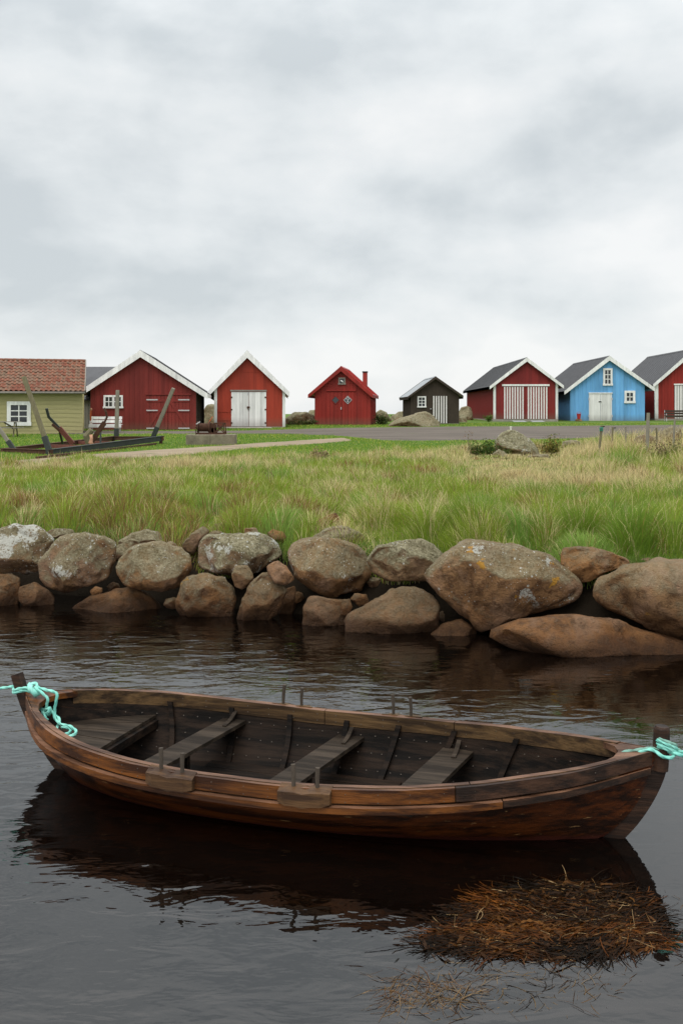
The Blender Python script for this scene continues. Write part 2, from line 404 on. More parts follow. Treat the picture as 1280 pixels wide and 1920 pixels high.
body = t.n('ShaderNodeMixShader', {0: 0.40, 1: tr, 2: df})
ms = t.n('ShaderNodeMixShader', {0: fr, 1: body, 2: gl})
t.t.links.new(ms.outputs[0], t.out.inputs['Surface']); M['water'] = t.mat
tag(wb.build('water', M['water']), kind='structure')

# ================================================================== HOUSES
def window(parent, x0, x1, z0, z1, nx, nz, y=-0.03, fw=0.12, mw=0.04, sash=1, frame_mat=None):
    fm = frame_mat or M['white']
    w_ = MB().box(x0+fw, x1-fw, y+0.012, y+0.03, z0+fw, z1-fw).build('window', M['black'], parent)
    fr_ = MB()
    fr_.box(x0, x1, y-0.05, y+0.02, z1-fw, z1).box(x0-0.03, x1+0.03, y-0.07, y+0.02, z0, z0+fw)
    fr_.box(x0, x0+fw, y-0.047, y+0.02, z0+fw, z1-fw).box(x1-fw, x1, y-0.047, y+0.02, z0+fw, z1-fw)
    if sash == 2:
        c = (x0+x1)/2; fr_.box(c-fw*0.6, c+fw*0.6, y-0.044, y+0.02, z0+fw, z1-fw)
    fr_.build('frame', fm, w_)
    spans = [(x0+fw, x1-fw)] if sash == 1 else [(x0+fw, (x0+x1)/2-fw*0.6), ((x0+x1)/2+fw*0.6, x1-fw)]
    for a, b in spans:
        pw, ph = (b-a)/nx, (z1-z0-2*fw)/nz
        for i in range(nx):
            for j in range(nz):
                MB().box(a+i*pw+mw/2, a+(i+1)*pw-mw/2, y-0.004, y+0.006, z0+fw+j*ph+mw/2, z0+fw+(j+1)*ph-mw/2).build('pane', M['glass'], w_)
        for i in range(1, nx): MB().box(a+i*pw-mw/2, a+i*pw+mw/2, y-0.03, y+0.01, z0+fw, z1-fw).build('muntin', fm, w_)
        for j in range(1, nz): MB().box(a, b, y-0.027, y+0.01, z0+fw+j*ph-mw/2, z0+fw+j*ph+mw/2).build('muntin', fm, w_)
    return w_

def gable_house(name, d, xl, xr, yb, apex, tipl, tipr, depth, rz, wall_mat, side_mat, verge_mat, roof_mat, pitch_b, label, verge_w=10, corner=None, batten=0.05, tip_over=0.35):
    """front gable; photo pixels at distance d give the sizes. Local frame: x right, y back, z up, origin at the front wall's foot"""
    k = d/FP; xc = (xl+xr)/2
    root = empty(name, (0,0,0), rz); base = P(xc, yb, d); root.location = base
    L = lambda x: (x-xc)*k
    Z = lambda y: (yb-y)*k
    ax, az = L(apex[0]), Z(apex[1]); th = 0.10
    lx, lz, rx, rz_ = L(tipl[0]), Z(tipl[1]), L(tipr[0]), Z(tipr[1])
    def top(x):                          # underside of the roof, at x
        zz = az+(lz-az)*(ax-x)/(ax-lx) if x < ax else az+(rz_-az)*(x-ax)/(rx-ax)
        return zz-th-0.04
    x0, x1 = L(xl), L(xr)
    w_ = MB().prism([(x0,0),(x1,0),(x1,top(x1)),(ax,top(ax)),(x0,top(x0))], 0, depth, 0)
    for i in (4+0,): pass
    wo = w_.build('wall', [wall_mat, side_mat], root, fix=True)
    for pl in wo.data.polygons:
        if abs(pl.normal.x) > 0.9: pl.material_index = 1
    # upright cover strips
    bt = MB(); n = int((x1-x0)/pitch_b); pb = (x1-x0)/n
    for i in range(1, n):
        x = x0+i*pb; bt.prism([(x-batten/2,0.02),(x+batten/2,0.02),(x+batten/2,top(x+batten/2)-0.01),(x-batten/2,top(x-batten/2)-0.01)], -0.024, 0)
    stuff(bt.build('cover_strips', wall_mat, root, fix=True))
    for sx_, xx in ((-1, x0), (1, x1)):
        bs = MB(); m = int(depth/pitch_b)
        for i in range(m+1):
            y = 0.05+i*(depth-0.1)/m; a, b = (xx-0.024, xx) if sx_ < 0 else (xx, xx+0.024)
            bs.box(a, b, y-batten/2, y+batten/2, 0.02, top(xx)-0.02)
        stuff(bs.build('side_strips', side_mat, root))
    MB().box(x0-0.03, x1+0.03, -0.05, depth, -0.5, -0.005).build('foundation', M['concrete'], root)
    # roof slopes, verge boards, eaves fascia, ridge
    oh = 0.28
    for s_, tx, tz in ((-1, lx, lz), (1, rx, rz_)):
        dx, dz = tx-ax, tz-az; L_ = math.hypot(dx, dz); nx_, nz_ = -dz/L_*s_, dx/L_*s_
        ro = MB()
        pts = [(ax, az), (tx, tz), (tx-nx_*th, tz-nz_*th), (ax, az-th*L_/abs(dx))]
        ro.prism(pts, -oh, depth+oh); ro = ro.build('roof_slope', roof_mat, root, fix=True)
        vw = verge_w*k
        for yy in (-oh-0.035, depth+oh+0.004):
            vp = [(ax, az+0.03), (tx+dx/L_*0.04, tz+0.03+dz/L_*0.04), (tx+dx/L_*0.04, tz+0.03-vw), (ax, az+0.03-vw*L_/abs(dx)*0.95)]
            MB().prism(vp, yy, yy+0.031).build('verge_board', verge_mat, root, fix=True)
        MB().box(min(tx, tx-0.02*s_), max(tx, tx+0.02*s_), -oh, depth+oh, tz-th-0.12, tz-0.01).build('eaves_board', verge_mat, root)
        seams = MB()
        m = int((depth+2*oh)/0.62)
        for i in range(m+1):
            y = -oh+0.02+i*(depth+2*oh-0.04)/m
            seams.beam((ax+dx*0.02, y, az+dz*0.02+0.012), (tx-dx*0.01, y, tz-dz*0.01+0.012), 0.025, 0.03)
        if name != 'tarred_shed': stuff(seams.build('roof_seams', roof_mat, root))
    MB().prism([(ax-0.14, az-0.14*abs(az-lz)/abs(ax-lx)+0.035), (ax, az+0.045), (ax+0.14, az-0.14*abs(az-rz_)/abs(rx-ax)+0.035), (ax, az+0.012)], -oh-0.01, depth+oh+0.01).build('ridge_cap', roof_mat if verge_mat is not M['red3'] else M['roof_red'], root, fix=True)
    if corner:
        cw = corner*k
        for a, b in ((x0-0.03, x0-0.03+cw), (x1+0.03-cw, x1+0.03)):
            MB().prism([(a,0.0),(b,0.0),(b,top(min(max(b,x0),x1))-0.06),(a,top(min(max(a,x0),x1))-0.06)], -0.045, 0.10).build('corner_board', corner_mat, root, fix=True)
    tag(root, label, 'boathouse', 'timber boathouses along the road')
    return root, L, Z, k
corner_mat = M['white']

def boarded_leaf(parent, name, x0, x1, z0, z1, mat, n, y=-0.03):
    d_ = MB().box(x0, x1, y, 0.01, z0, z1).build(name, mat, parent)
    w = (x1-x0)/n
    for i in range(n):
        MB().box(x0+i*w+0.008, x0+(i+1)*w-0.008, y-0.022, y-0.001, z0+0.01, z1-0.01).build('board', mat, d_, bevel=0.004)
    return d_

# red barn, low and wide
barn, L, Z, k = gable_house('red_barn', 58, 172, 367, 809, (264.5,658), (150,737), (388,738), 8, R(4.6), M['red1'], M['tarred'], M['white'], M['roof'], 0.27, 'wide dark red barn with white verges, braced red doors and double window, behind white bench', verge_w=11.5)
window(barn, L(196), L(231.5), Z(765.5), Z(741), 2, 2, fw=0.11, sash=2)
MB().box(L(273.5), L(358), -0.10, 0, Z(740.5), Z(738)).build('door_hood', M['red1'], barn)
for a, b, s_ in ((275, 314.7, 1), (315.3, 355, -1)):
    dl = boarded_leaf(barn, 'door_leaf', L(a), L(b), 0.02, Z(741), M['red1'], 6)
    br = MB(); za, zb = Z(803), Z(751)
    for zz in (Z(803), Z(770), Z(751)): br.box(L(a)+0.02, L(b)-0.02, -0.085, -0.054, zz-0.07, zz+0.07)
    p0, p1 = (L(a)+0.1, za), (L(b)-0.1, zb)
    if s_ < 0: p0, p1 = (L(b)-0.1, za), (L(a)+0.1, zb)
    br.beam((p0[0], -0.068, p0[1]), (p1[0], -0.068, p1[1]), 0.026, 0.13, up=(0,0,1)); br.build('brace', M['red1'], dl)
    for yy in (749.5, 769.5, 803):
        xa, xb = (a, a+21) if s_ > 0 else (b-21, b)
        MB().box(L(xa), L(xb), -0.102, -0.087, Z(yy)-0.035, Z(yy)+0.035).build('hinge_strap', M['galv'], dl)
# narrow steep red shed with white doors
shed, L, Z, k = gable_house('red_shed', 62.6, 403, 534, 800, (463.5,658), (389.5,737), (541.5,735), 7, R(3.8), M['red2'], M['red2'], M['white'], M['roof_tin'], 0.21, 'narrow steep orange-red shed with pair of plain white doors on concrete step', verge_w=10.5, corner=5.5)
MB().box(L(432), L(500), -0.09, 0, Z(734), Z(731)).build('door_hood', M['grey_wood'], shed)
for a, b in ((434, 466), (466.6, 499)):
    dl = boarded_leaf(shed, 'door_leaf', L(a), L(b), 0.01, Z(735), M['white_door'], 6)
    for yy in (745, 768, 793):
        xx = a if a < 440 else b-2
        MB().box(L(xx)-0.03, L(xx+2), -0.075, -0.054, Z(yy)-0.05, Z(yy)+0.05).build('hinge', M['rust'], dl)
lk = MB().box(L(463), L(468.5), -0.10, -0.056, Z(765), Z(762)); lk.box(L(464.5), L(466.5), -0.11, -0.057, Z(768), Z(765.2)); lk.build('padlock', M['rust'], shed)
MB().box(L(464.2), L(466.2), -0.066, -0.053, Z(741), Z(735.5)).build('bolt', M['galv'], shed)
for yy in (772, 788):
    MB().box(L(405.5), L(433.5), -0.030, -0.002, Z(yy)-0.02, Z(yy)+0.02).build('cross_seam', M['red2'], shed)
MB().box(L(441), L(487), -0.030, -0.002, Z(697)-0.02, Z(697)+0.02).build('cross_seam', M['red2'], shed)
st = MB().slab([(L(423),-1.2),(L(510),-1.3),(L(506),-0.06),(L(427),-0.06)], -0.35, -0.02); st = st.build('doorstep', M['concrete'], shed, bevel=0.03)
# small red cabin with diamond windows
cabin, L, Z, k = gable_house('red_cabin', 69, 590, 694, 797, (640,687.5), (578.5,740), (698.5,740), 5, R(-6.2), M['red3'], M['red3'], M['red3'], M['roof_red'], 0.24, 'small bright red cabin with two diamond door windows and red chimney', verge_w=7.5)
window(cabin, L(634.5), L(647.5), Z(721), Z(708), 1, 1, fw=0.08, frame_mat=M['grey_wood'])
gl_ = MB(); gl_.tube([(L(638), -0.042, Z(713)), (L(641), -0.046, Z(715)), (L(644.5), -0.042, Z(717.5))], [0.02, 0.07, 0.015], 6); gl_.build('bird_ornament', M['white'], cabin, smooth=True)
MB().box(L(612), L(667), -0.11, 0, Z(733.5), Z(731)).build('door_hood', M['red3'], cabin)
for a, b, c in ((612, 640, 629), (640.6, 664, 652)):
    dl = boarded_leaf(cabin, 'door_leaf', L(a), L(b), 0.02, Z(735), M['red3'], 4)
    r_ = 7.4*k; cx, cz = L(c), Z(750)
    MB().prism([(cx-r_,cz),(cx,cz-r_),(cx+r_,cz),(cx,cz+r_)], -0.060, -0.050).build('diamond_pane', M['glass'], dl, fix=True)
    fr_ = MB(); q = [(cx-r_,cz),(cx,cz-r_),(cx+r_,cz),(cx,cz+r_)]
    for i in range(4): fr_.beam((q[i][0],-0.066,q[i][1]), (q[(i+1)%4][0],-0.066,q[(i+1)%4][1]), 0.03, 0.05, up=(0,1,0))
    if c > 640:
        for s_ in (-1, 1):
            for o_ in (-0.33, 0.33):
                fr_.beam((cx-r_/2+o_*r_*0.5*s_, -0.064, cz-s_*r_/2-abs(0)+o_*r_*0.5), (cx+r_/2+o_*r_*0.5*s_, -0.064, cz+s_*r_/2*1-s_*0+o_*r_*0.5-0), 0.02, 0.03, up=(0,1,0)) if False else None
        pt = MB()
        for i, (a_, b_) in enumerate(((-0.33,0.33),(0.33,0.33),(0,0.66),(0,0),(0,-0.4))): pt.prism([(cx+a_*r_-0.06,cz+b_*r_),(cx+a_*r_,cz+b_*r_-0.06),(cx+a_*r_+0.06,cz+b_*r_),(cx+a_*r_,cz+b_*r_+0.06)], -0.066, -0.0605)
        pt.build('leaded_pattern', M['galv'], dl, fix=True)
    fr_.build('diamond_frame', M['red3'] if c < 640 else M['galv'], dl, fix=True)
hd = MB().box(L(638.8), L(640.2), -0.11, -0.055, Z(768), Z(763)); hd.build('handle', M['galv'], cabin)
ch = MB().box(L(676), L(684.5), 1.6, 1.95, Z(730), Z(697)).build('chimney', M['brick'], cabin, bevel=0.02)
MB().box(L(675.2), L(685.3), 1.56, 1.99, Z(697)+0.004, Z(694.5)).build('chimney_cap', M['black'], ch)
MB().slab([(L(610),-0.9),(L(666),-0.9),(L(664),-0.06),(L(612),-0.06)], -0.3, -0.03).build('doorstep', M['concrete'], cabin, bevel=0.03)
# tarred shed
dark, L, Z, k = gable_house('tarred_shed', 72, 770, 860, 794, (815,706.5), (764,743.5), (866.5,742), 5, R(3.1), M['tarred'], M['tarred'], M['tarred'], M['roof_tin'], 0.19, 'small black tarred shed with striped white door beside pale boulder', verge_w=4.5)
window(dark, L(782), L(798), Z(764), Z(743), 2, 3, fw=0.09, mw=0.035)
dl = MB().box(L(810), L(837.5), -0.04, 0.01, 0, Z(741.5)).build('door_leaf', M['tarred'], dark)
for i in range(6): MB().box(L(811.3+i*4.75), L(813.6+i*4.75), -0.062, -0.041, 0.03, Z(742.5)).build('slat', M['white_slat'], dl)
MB().box(L(805.5), L(808.5), -0.09, -0.02, Z(767.2), Z(766)).build('handle', M['galv'], dark)
# brown-red shed with striped double doors
strp, L, Z, k = gable_house('red_shed', 80, 925, 1044.5, 786, (986,671), (917,724.5), (1054,723), 17.0, 0, M['red5'], M['red5'], M['white'], M['roof'], 0.25, 'brown-red shed with white striped double doors between black shed and blue boathouse', verge_w=6.5, corner=4.5)
MB().box(L(940.5), L(1029), -0.12, 0, Z(724), Z(720.5)).build('door_hood', M['white'], strp)
for a, b, xs_ in ((942, 984.5, [945.2+i*4.87 for i in range(8)]), (985.2, 1027, [989.6+i*4.87 for i in range(8)])):
    dl = MB().box(L(a), L(b), -0.05, 0.01, 0.02, Z(725)).build('door_leaf', M['red5'], strp)
    for x in xs_: MB().box(L(x-1.25), L(x+1.25), -0.075, -0.051, 0.02, Z(725.2)).build('slat', M['white_slat'], dl)
for (a, b) in ((964, 990), (998, 1024)):
    sl_ = MB(); n0 = P(0,0,1)
    sl_.beam((L((a+b)/2)+0.25, -3.0, -0.62), (L((a+b)/2)-0.35, -0.5, -0.14), 1.05, 0.07)
    o = sl_.build('ramp_slab', M['slate'], strp, bevel=0.015)
# blue boathouse
blue, L, Z, k = gable_house('blue_boathouse', 82.5, 1068.6, 1207.5, 790, (1140,668), (1056.5,733.5), (1224,727.5), 12.2, 0, M['blue'], M['blue'], M['white'], M['roof'], 0.34, 'light blue boathouse with white doors and two white windows, dark roof', verge_w=7.5, batten=0.06)
window(blue, L(1129.5), L(1147), Z(723), Z(690.5), 2, 3, fw=0.16, mw=0.06)
window(blue, L(1169.5), L(1189.5), Z(756), Z(732.5), 2, 2, fw=0.18, mw=0.06)
MB().box(L(1102.5), L(1147), -0.10, 0, Z(738), Z(736)).build('door_hood', M['white'], blue)
for a, b in ((1103, 1124.6), (1125, 1146)):
    dl = boarded_leaf(blue, 'door_leaf', L(a), L(b), 0.02, Z(738.3), M['white_door'], 6, y=-0.04)
    for yy in (748, 780):
        xx = a if a < 1110 else b
        MB().box(L(xx)-0.05, L(xx)+0.05, -0.085, -0.064, Z(yy)-0.10, Z(yy)+0.10).build('hinge', M['galv'], dl)
MB().box(L(1121), L(1126), -0.10, -0.066, Z(754), Z(752.5)).build('handle', M['black'], blue)
MB().box(L(1102), L(1152), -0.6, -0.06, -0.35, -0.03).build('doorstep', M['concrete'], blue, bevel=0.03)
# right-hand red boathouse, cut by the frame
right, L, Z, k = gable_house('red_boathouse', 84, 1227, 1369, 785, (1298,654), (1222,721), (1374,721), 12.2, 0, M['red3'], M['red5'], M['white'], M['roof'], 0.27, 'tall red boathouse with dark roof cut off by the right edge, dark bench before it', verge_w=7, corner=6.5)
MB().box(L(1262), L(1334), -0.12, 0, Z(722), Z(719.5)).build('door_hood', M['white'], right)
for a in (1263, 1298.3):
    dl = MB().box(L(a), L(a+34.6), -0.05, 0.01, 0.02, Z(722.5)).build('door_leaf', M['black'], right)
    for i in range(7): MB().box(L(a+0.4+i*4.87), L(a+4.2+i*4.87), -0.075, -0.051, 0.02, Z(722.8)).build('slat', M['white_slat'], dl)

# ---- green house with pantile roof (eaves side to the viewer)
gd = 52; gk = gd/FP
gh = empty('green_house', P(155, 815.5, gd), R(13.5))
tag(gh, 'olive green clapboard house with orange pantile roof and white window at left edge', 'house')
W_, DP = 8.6, 5.0; EZ = (815.5-735)*gk; RZ_ = EZ+1.62
body = MB()
n = len(body.v)
body.v += [(-W_,0.02,0),(0,0.02,0),(0,DP,0),(-W_,DP,0),(-W_,0.02,EZ),(0,0.02,EZ),(0,DP,EZ),(-W_,DP,EZ),(-W_,DP/2,RZ_-0.1),(0,DP/2,RZ_-0.1)]
for f_ in ((0,1,5,4),(2,3,7,6),(1,2,6,9,5),(3,0,4,8,7)): body.f.append(f_); body.m.append(0)
body.build('wall', M['green'], gh, fix=True)
nb_ = 10; bh = EZ/nb_
cl = MB(); n = 0
cl.v += [(-W_-0.01,-0.012,0.004),(0.012,-0.012,0.004),(0.012,0.018,0.004),(-W_-0.01,0.018,0.004),(-W_-0.01,0.004,bh-0.003),(0.012,0.004,bh-0.003),(0.012,0.018,bh-0.003),(-W_-0.01,0.018,bh-0.003)]
for q in ((0,3,2,1),(4,5,6,7),(0,1,5,4),(1,2,6,5),(2,3,7,6),(3,0,4,7)): cl.f.append(q); cl.m.append(0)
clm = cl.mesh('clapboard', M['green'])
for i in range(nb_):
    o = link('clapboard', clm, gh); o.location = (0, 0, i*bh)
MB().box(-W_, 0.0, 0.05, DP, -0.6, -0.01).build('foundation', M['concrete_old'], gh)
for i in range(9):
    x = -W_+0.5+i*1.0; MB().slab([(x,-0.05),(x+0.55,-0.05),(x+0.5,0.3),(x+0.05,0.3)], -0.25, -0.004).build('foundation_stone', M['concrete'], gh, bevel=0.04)
LG = lambda x: (x-155)*gk
ZG = lambda y: (815.5-y)*gk
window(gh, LG(20.5), LG(62.5), ZG(798), ZG(753), 2, 3, y=-0.035, fw=0.19, mw=0.055)
roofp = MB()
oh = 0.30; sl_v = Vector((0, DP/2+oh, RZ_-EZ+0.08)); slope_l = sl_v.length; sdir = sl_v.normalized(); snrm = Vector((0, -sdir.z, sdir.y))
e0 = Vector((0, -oh, EZ+0.02))
for s_ in (1, -1):
    a, b = Vector((-W_-0.1, e0.y, e0.z)), Vector((0.12, e0.y, e0.z)); c, d_ = Vector((0.12, DP/2, RZ_+0.1)), Vector((-W_-0.1, DP/2, RZ_+0.1))
    if s_ < 0:
        for q in (a, b): q.y = DP+oh
    off = Vector((0,0,-0.10)); roofp.quad(a, b, c, d_); roofp.quad(a+off, b+off, c+off, d_+off); roofp.quad(a, b, b+off, a+off); roofp.quad(b, c, c+off, b+off)
roofo = roofp.build('roof', M['rust'], gh, fix=True)
def tile_mat():
    t = NT('clay_pantile'); o = t.pos(); rnd = t.n('ShaderNodeObjectInfo').outputs['Random']
    n_ = t.noise(o, 7, 5, 0.65); m_n = t.noise(o, 2.2, 4, 0.7)
    c = t.mix(rnd, (0.16,0.055,0.035), (0.40,0.140,0.075))
    c = t.mix(t.math('MULTIPLY', t.ramp(t.math('ADD', n_, t.math('MULTIPLY', rnd, 0.30)), 0.52, 0.72), 0.8), c, (0.13,0.105,0.075))
    c = t.mix(t.math('MULTIPLY', t.ramp(m_n, 0.58, 0.72), 0.5), c, (0.10,0.10,0.055))
    return t.done(c, 0.85, t.bump(n_, 0.3, 0.01), 0.2)
M['tile'] = tile_mat()
cw, rows_n = 0.245, 10; rl = slope_l/rows_n
tm = MB(); rws = []
for j, (yy, up) in enumerate(((-0.05, 0.050), (rl*0.5, 0.035), (rl+0.02, 0.012))):
    r_ = []
    for i in range(8):
        x = i/7*(cw+0.02); r_.append((x, yy, up + 0.034*math.sin(2*math.pi*i/7*0.98+0.4)))
    rws.append(r_)
tm.grid(rws); rws2 = [[(x, y, z-0.022) for x, y, z in r_] for r_ in rws]; tm.grid(rws2, flip=True); tm.grid([rws[0], rws2[0]], flip=True)
tmm = tm.mesh('roof_tile', M['tile']); tmm.polygons.foreach_set('use_smooth', [True]*len(tmm.polygons))
import mathutils
tang = math.atan2(sdir.z, sdir.y)
for r_i in range(rows_n):
    for c_i in range(28):
        x = 0.10-(c_i+1)*cw
        if x < -6.9: continue
        o = link('roof_tile', tmm, roofo); q = e0+sdir*(r_i*rl+0.02)+snrm*0.0
        o.location = (x+random.uniform(-.006,.006), q.y, q.z+0.02+random.uniform(-.006,.008)); o.rotation_euler = (tang+random.uniform(-.02,.02), random.uniform(-.02,.02), random.uniform(-.02,.02))
rc = MB()
for i in range(20):
    x = 0.12-i*0.42; rc.tube([(x-0.43, DP/2, RZ_+0.13), (x, DP/2, RZ_+0.12)], 0.10, 10)
stuff(rc.build('ridge_tiles', M['tile'], gh, smooth=False))
vb = MB(); vb.beam(Vector((0.135, -oh-0.03, EZ-0.02)), Vector((0.135, DP/2, RZ_+0.10)), 0.05, 0.22); vb.build('verge_board', M['grey_wood'], gh)
gt = MB(); gt.tube([(-W_-0.1, -oh-0.05, EZ-0.07), (0.14, -oh-0.05, EZ-0.05)], 0.06, 8); gt.build('gutter', M['grey_wood'], gh, smooth=True)

# ---- grey lean-to and the dark-roofed building behind them
lt = empty('lean_to_shed', P(163, 809, 60), 0); lk_ = 60/FP
tag(lt, 'narrow grey weathered lean-to squeezed between green house and red barn', 'shed')
x0, x1 = -13*lk_, 10*lk_; zt = (809-752)*lk_
MB().box(x0, x1, 0, 2.5, -0.4, zt).build('wall', M['tarred'], lt)
for i in range(4): MB().box(x0+i*0.18, x0+i*0.18+0.165, -0.03, -0.004, -0.02, zt).build('board', M['grey_wood'], lt)
MB().prism([(x0-0.1, zt+0.02),(x1+0.02, zt+0.02),(x1+0.02, zt+0.10),(x0-0.1, zt+0.10)], -0.2, 0.6).build('eaves_board', M['tarred'], lt, fix=True)
rf = MB(); rf.quad((x0-0.1,-0.25,zt+0.11),(x1+0.02,-0.25,zt+0.11),(x1+0.02,2.2,zt+1.55),(x0-0.1,2.2,zt+1.55)); rf.quad((x0-0.1,-0.25,zt+0.05),(x1+0.02,-0.25,zt+0.05),(x1+0.02,2.2,zt+1.49),(x0-0.1,2.2,zt+1.49)); rf.build('roof', M['roof'], lt)
bb = empty('dark_roofed_building', P(172, 800, 72), 0); bk = 72/FP
tag(bb, 'building behind the red barn showing only its dark grey roof', 'building')
MB().box(-60*bk, 90*bk, 0, 6, -0.5, (800-722)*bk).build('wall', M['tarred'], bb)
rf = MB(); zt, zr = (800-722)*bk, (800-684)*bk
rf.quad((-62*bk,-0.4,zt-0.1),(92*bk,-0.4,zt-0.1),(92*bk,3,zr),(-62*bk,3,zr)); rf.quad((-62*bk,6.4,zt-0.1),(92*bk,6.4,zt-0.1),(92*bk,3,zr),(-62*bk,3,zr)); rf.build('roof', M['roof'], bb)
#APPEND2
# ================================================================== BOAT
def hull_mat(name, c, c2, dark, rough, red_below=False, flake=0.0, spec=0.22):
    t = NT(name); o = t.obj()
    g = t.noise(t.mapv(o, (0.8, 12, 26)), 2.2, 6, 0.7, 0.3); b = t.noise(t.mapv(o, (0.45,5,8)), 2.0, 5, 0.65); s_ = t.noise(t.mapv(o, (1.5,16,44)), 3.0, 4, 0.7)
    col = t.mix(t.ramp(g, 0.33, 0.68), c, c2)
    col = t.mix(t.ramp(b, 0.40, 0.58), col, dark)
    col = t.mix(t.math('MULTIPLY', t.ramp(s_, 0.56, 0.72), 0.7), col, tuple(x*0.4 for x in dark))
    z = t.sep(o)[2]
    if red_below:
        fl = t.noise(t.mapv(o, (2.2,6,16)), 3.2, 5, 0.6)
        col = t.mix(t.math('MULTIPLY', t.ramp(fl, 0.67, 0.70), flake), col, (0.30,0.17,0.07))
        zz = t.math('ADD', z, t.math('MULTIPLY', t.noise(t.mapv(o, (3,3,3)), 2.0, 4), 0.08))
        col = t.mix(t.ramp(zz, 0.085, 0.055), col, (0.055,0.014,0.009))
        col = t.mix(t.ramp(zz, 0.20, 0.06), col, (0.018,0.009,0.006), 'MIX') if False else col
    return t.done(col, t.math('ADD', t.math('MULTIPLY', b, 0.25), rough), t.bump(t.math('ADD', g, s_), 0.4, 0.006), spec)
M['hull'] = hull_mat('varnished_hull', (0.058,0.014,0.003), (0.100,0.027,0.006), (0.015,0.005,0.002), 0.22, True, 0.8)
M['rail'] = hull_mat('oiled_rail', (0.125,0.040,0.008), (0.20,0.070,0.014), (0.036,0.013,0.005), 0.30)
M['railtop'] = hull_mat('worn_rail', (0.15,0.070,0.038), (0.235,0.125,0.075), (0.055,0.025,0.013), 0.38)
M['inwale'] = hull_mat('weathered_inwale', (0.098,0.054,0.021), (0.165,0.097,0.042), (0.034,0.019,0.009), 0.5)
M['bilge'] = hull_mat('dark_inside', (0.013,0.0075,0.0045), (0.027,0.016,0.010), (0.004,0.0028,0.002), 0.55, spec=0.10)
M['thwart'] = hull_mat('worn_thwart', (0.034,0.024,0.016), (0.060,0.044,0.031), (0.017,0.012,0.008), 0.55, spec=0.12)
M['pin'] = wood('grey_pin', (0.040,0.030,0.021), (0.095,0.074,0.055), 0.8)
M['stem'] = hull_mat('dark_stem', (0.040,0.019,0.011), (0.070,0.034,0.019), (0.016,0.009,0.006), 0.42)
M['block'] = hull_mat('worn_block', (0.085,0.042,0.017), (0.14,0.074,0.032), (0.040,0.020,0.010), 0.45)
M['rivet'] = simple('rivet', (0.10,0.08,0.062), 0.5, 0.3, 20, 0.5, 0.3)

boat = empty('rowing_boat', (BX, BY, 0), BYAW)
tag(boat, 'old double-ended clinker rowing boat of worn brown wood afloat in the foreground', 'boat')
WS = np.concatenate([np.linspace(0.0, 0.12, 14)[:-1], np.linspace(0.12, 0.88, 46), np.linspace(0.88, 1.0, 14)[1:]])
TB = [0.0, 0.20, 0.37, 0.53, 0.68, 0.83, 1.0]; TH = 0.011
for sg in (1, -1):
    for i in range(6):
        t0, t1 = TB[i]-(0.03 if i else 0), TB[i+1]
        b = MB(); ts = np.linspace(t0, t1, 4); out_r, in_r = [], []
        for w in WS:
            o_, n_ = [], []
            for q, tt in enumerate(ts):
                lift = TH*(1-q/3.0)*(1 if i else 0)
                o_.append(hull(w, max(tt, 0.0), lift+TH, sg)); n_.append(hull(w, max(tt, 0.0), lift, sg))
            out_r.append(o_); in_r.append(n_)
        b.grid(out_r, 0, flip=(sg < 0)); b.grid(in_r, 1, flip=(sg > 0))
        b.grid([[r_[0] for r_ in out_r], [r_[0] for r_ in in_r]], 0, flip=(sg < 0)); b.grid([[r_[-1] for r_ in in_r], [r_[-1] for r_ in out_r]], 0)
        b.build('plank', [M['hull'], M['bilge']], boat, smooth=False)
for o in [c for c in boat.children if c.name.startswith('plank')]:
    o.data.polygons.foreach_set('use_smooth', [True]*len(o.data.polygons))
    bm = bmesh.new(); bm.from_mesh(o.data)
    for e_ in bm.edges:
        if len(e_.link_faces) != 2 or e_.calc_face_angle(0) > 0.6: e_.smooth = False
    bm.to_mesh(o.data); bm.free()

def rail(name, sg, u0, u1, offs, dz, mats, n=34, parent=boat, jit=0.0):
    """square section swept along the sheer; offs = (inner, outer) from the hull's top edge, dz = (bottom, top); last mat on the top face"""
    b = MB(); ring = []
    for i in range(n+1):
        u = u0+(u1-u0)*i/n; w = wof(u); v = hb(u); z = sheer(u)
        du = 0.01; dvdu = (hb(min(u+du, L2))-hb(max(u-du, -L1)))/(2*du); nl = math.hypot(1, dvdu)
        nu, nv = -dvdu/nl, 1/nl
        pts = []
        ef = max(0.25, min(1.0, min(u+L1, L2-u)/0.55)); jz = jit*mnoise.noise(Vector((u*3, sg*5.0, 1)))
        for o_, zz in ((offs[0], dz[0]), (offs[1], dz[0]), (offs[1], dz[1]), (offs[0], dz[1])):
            o_ = o_*ef if o_ > 0.012 else o_; vv = max(0.004, v+o_*nv); pts.append((u+(o_*nu if v+o_*nv > 0.004 else 0), -sg*vv, z+zz+jz))
        ring.append(pts)
    for a, c_, mi in ((0,1,0),(1,2,0),(2,3,1),(3,0,0)):
        b.grid([[r_[a] for r_ in ring], [r_[c_] for r_ in ring]], mi)
    for r_ in (ring[0], ring[-1]):
        n0 = len(b.v); b.v += r_; b.f.append((n0,n0+1,n0+2,n0+3)); b.m.append(0)
    return b.build(name, mats, parent, fix=True)
JT = {1: (-2.16, 1.12, 2.21), -1: (-2.16, -0.12, 2.21)}
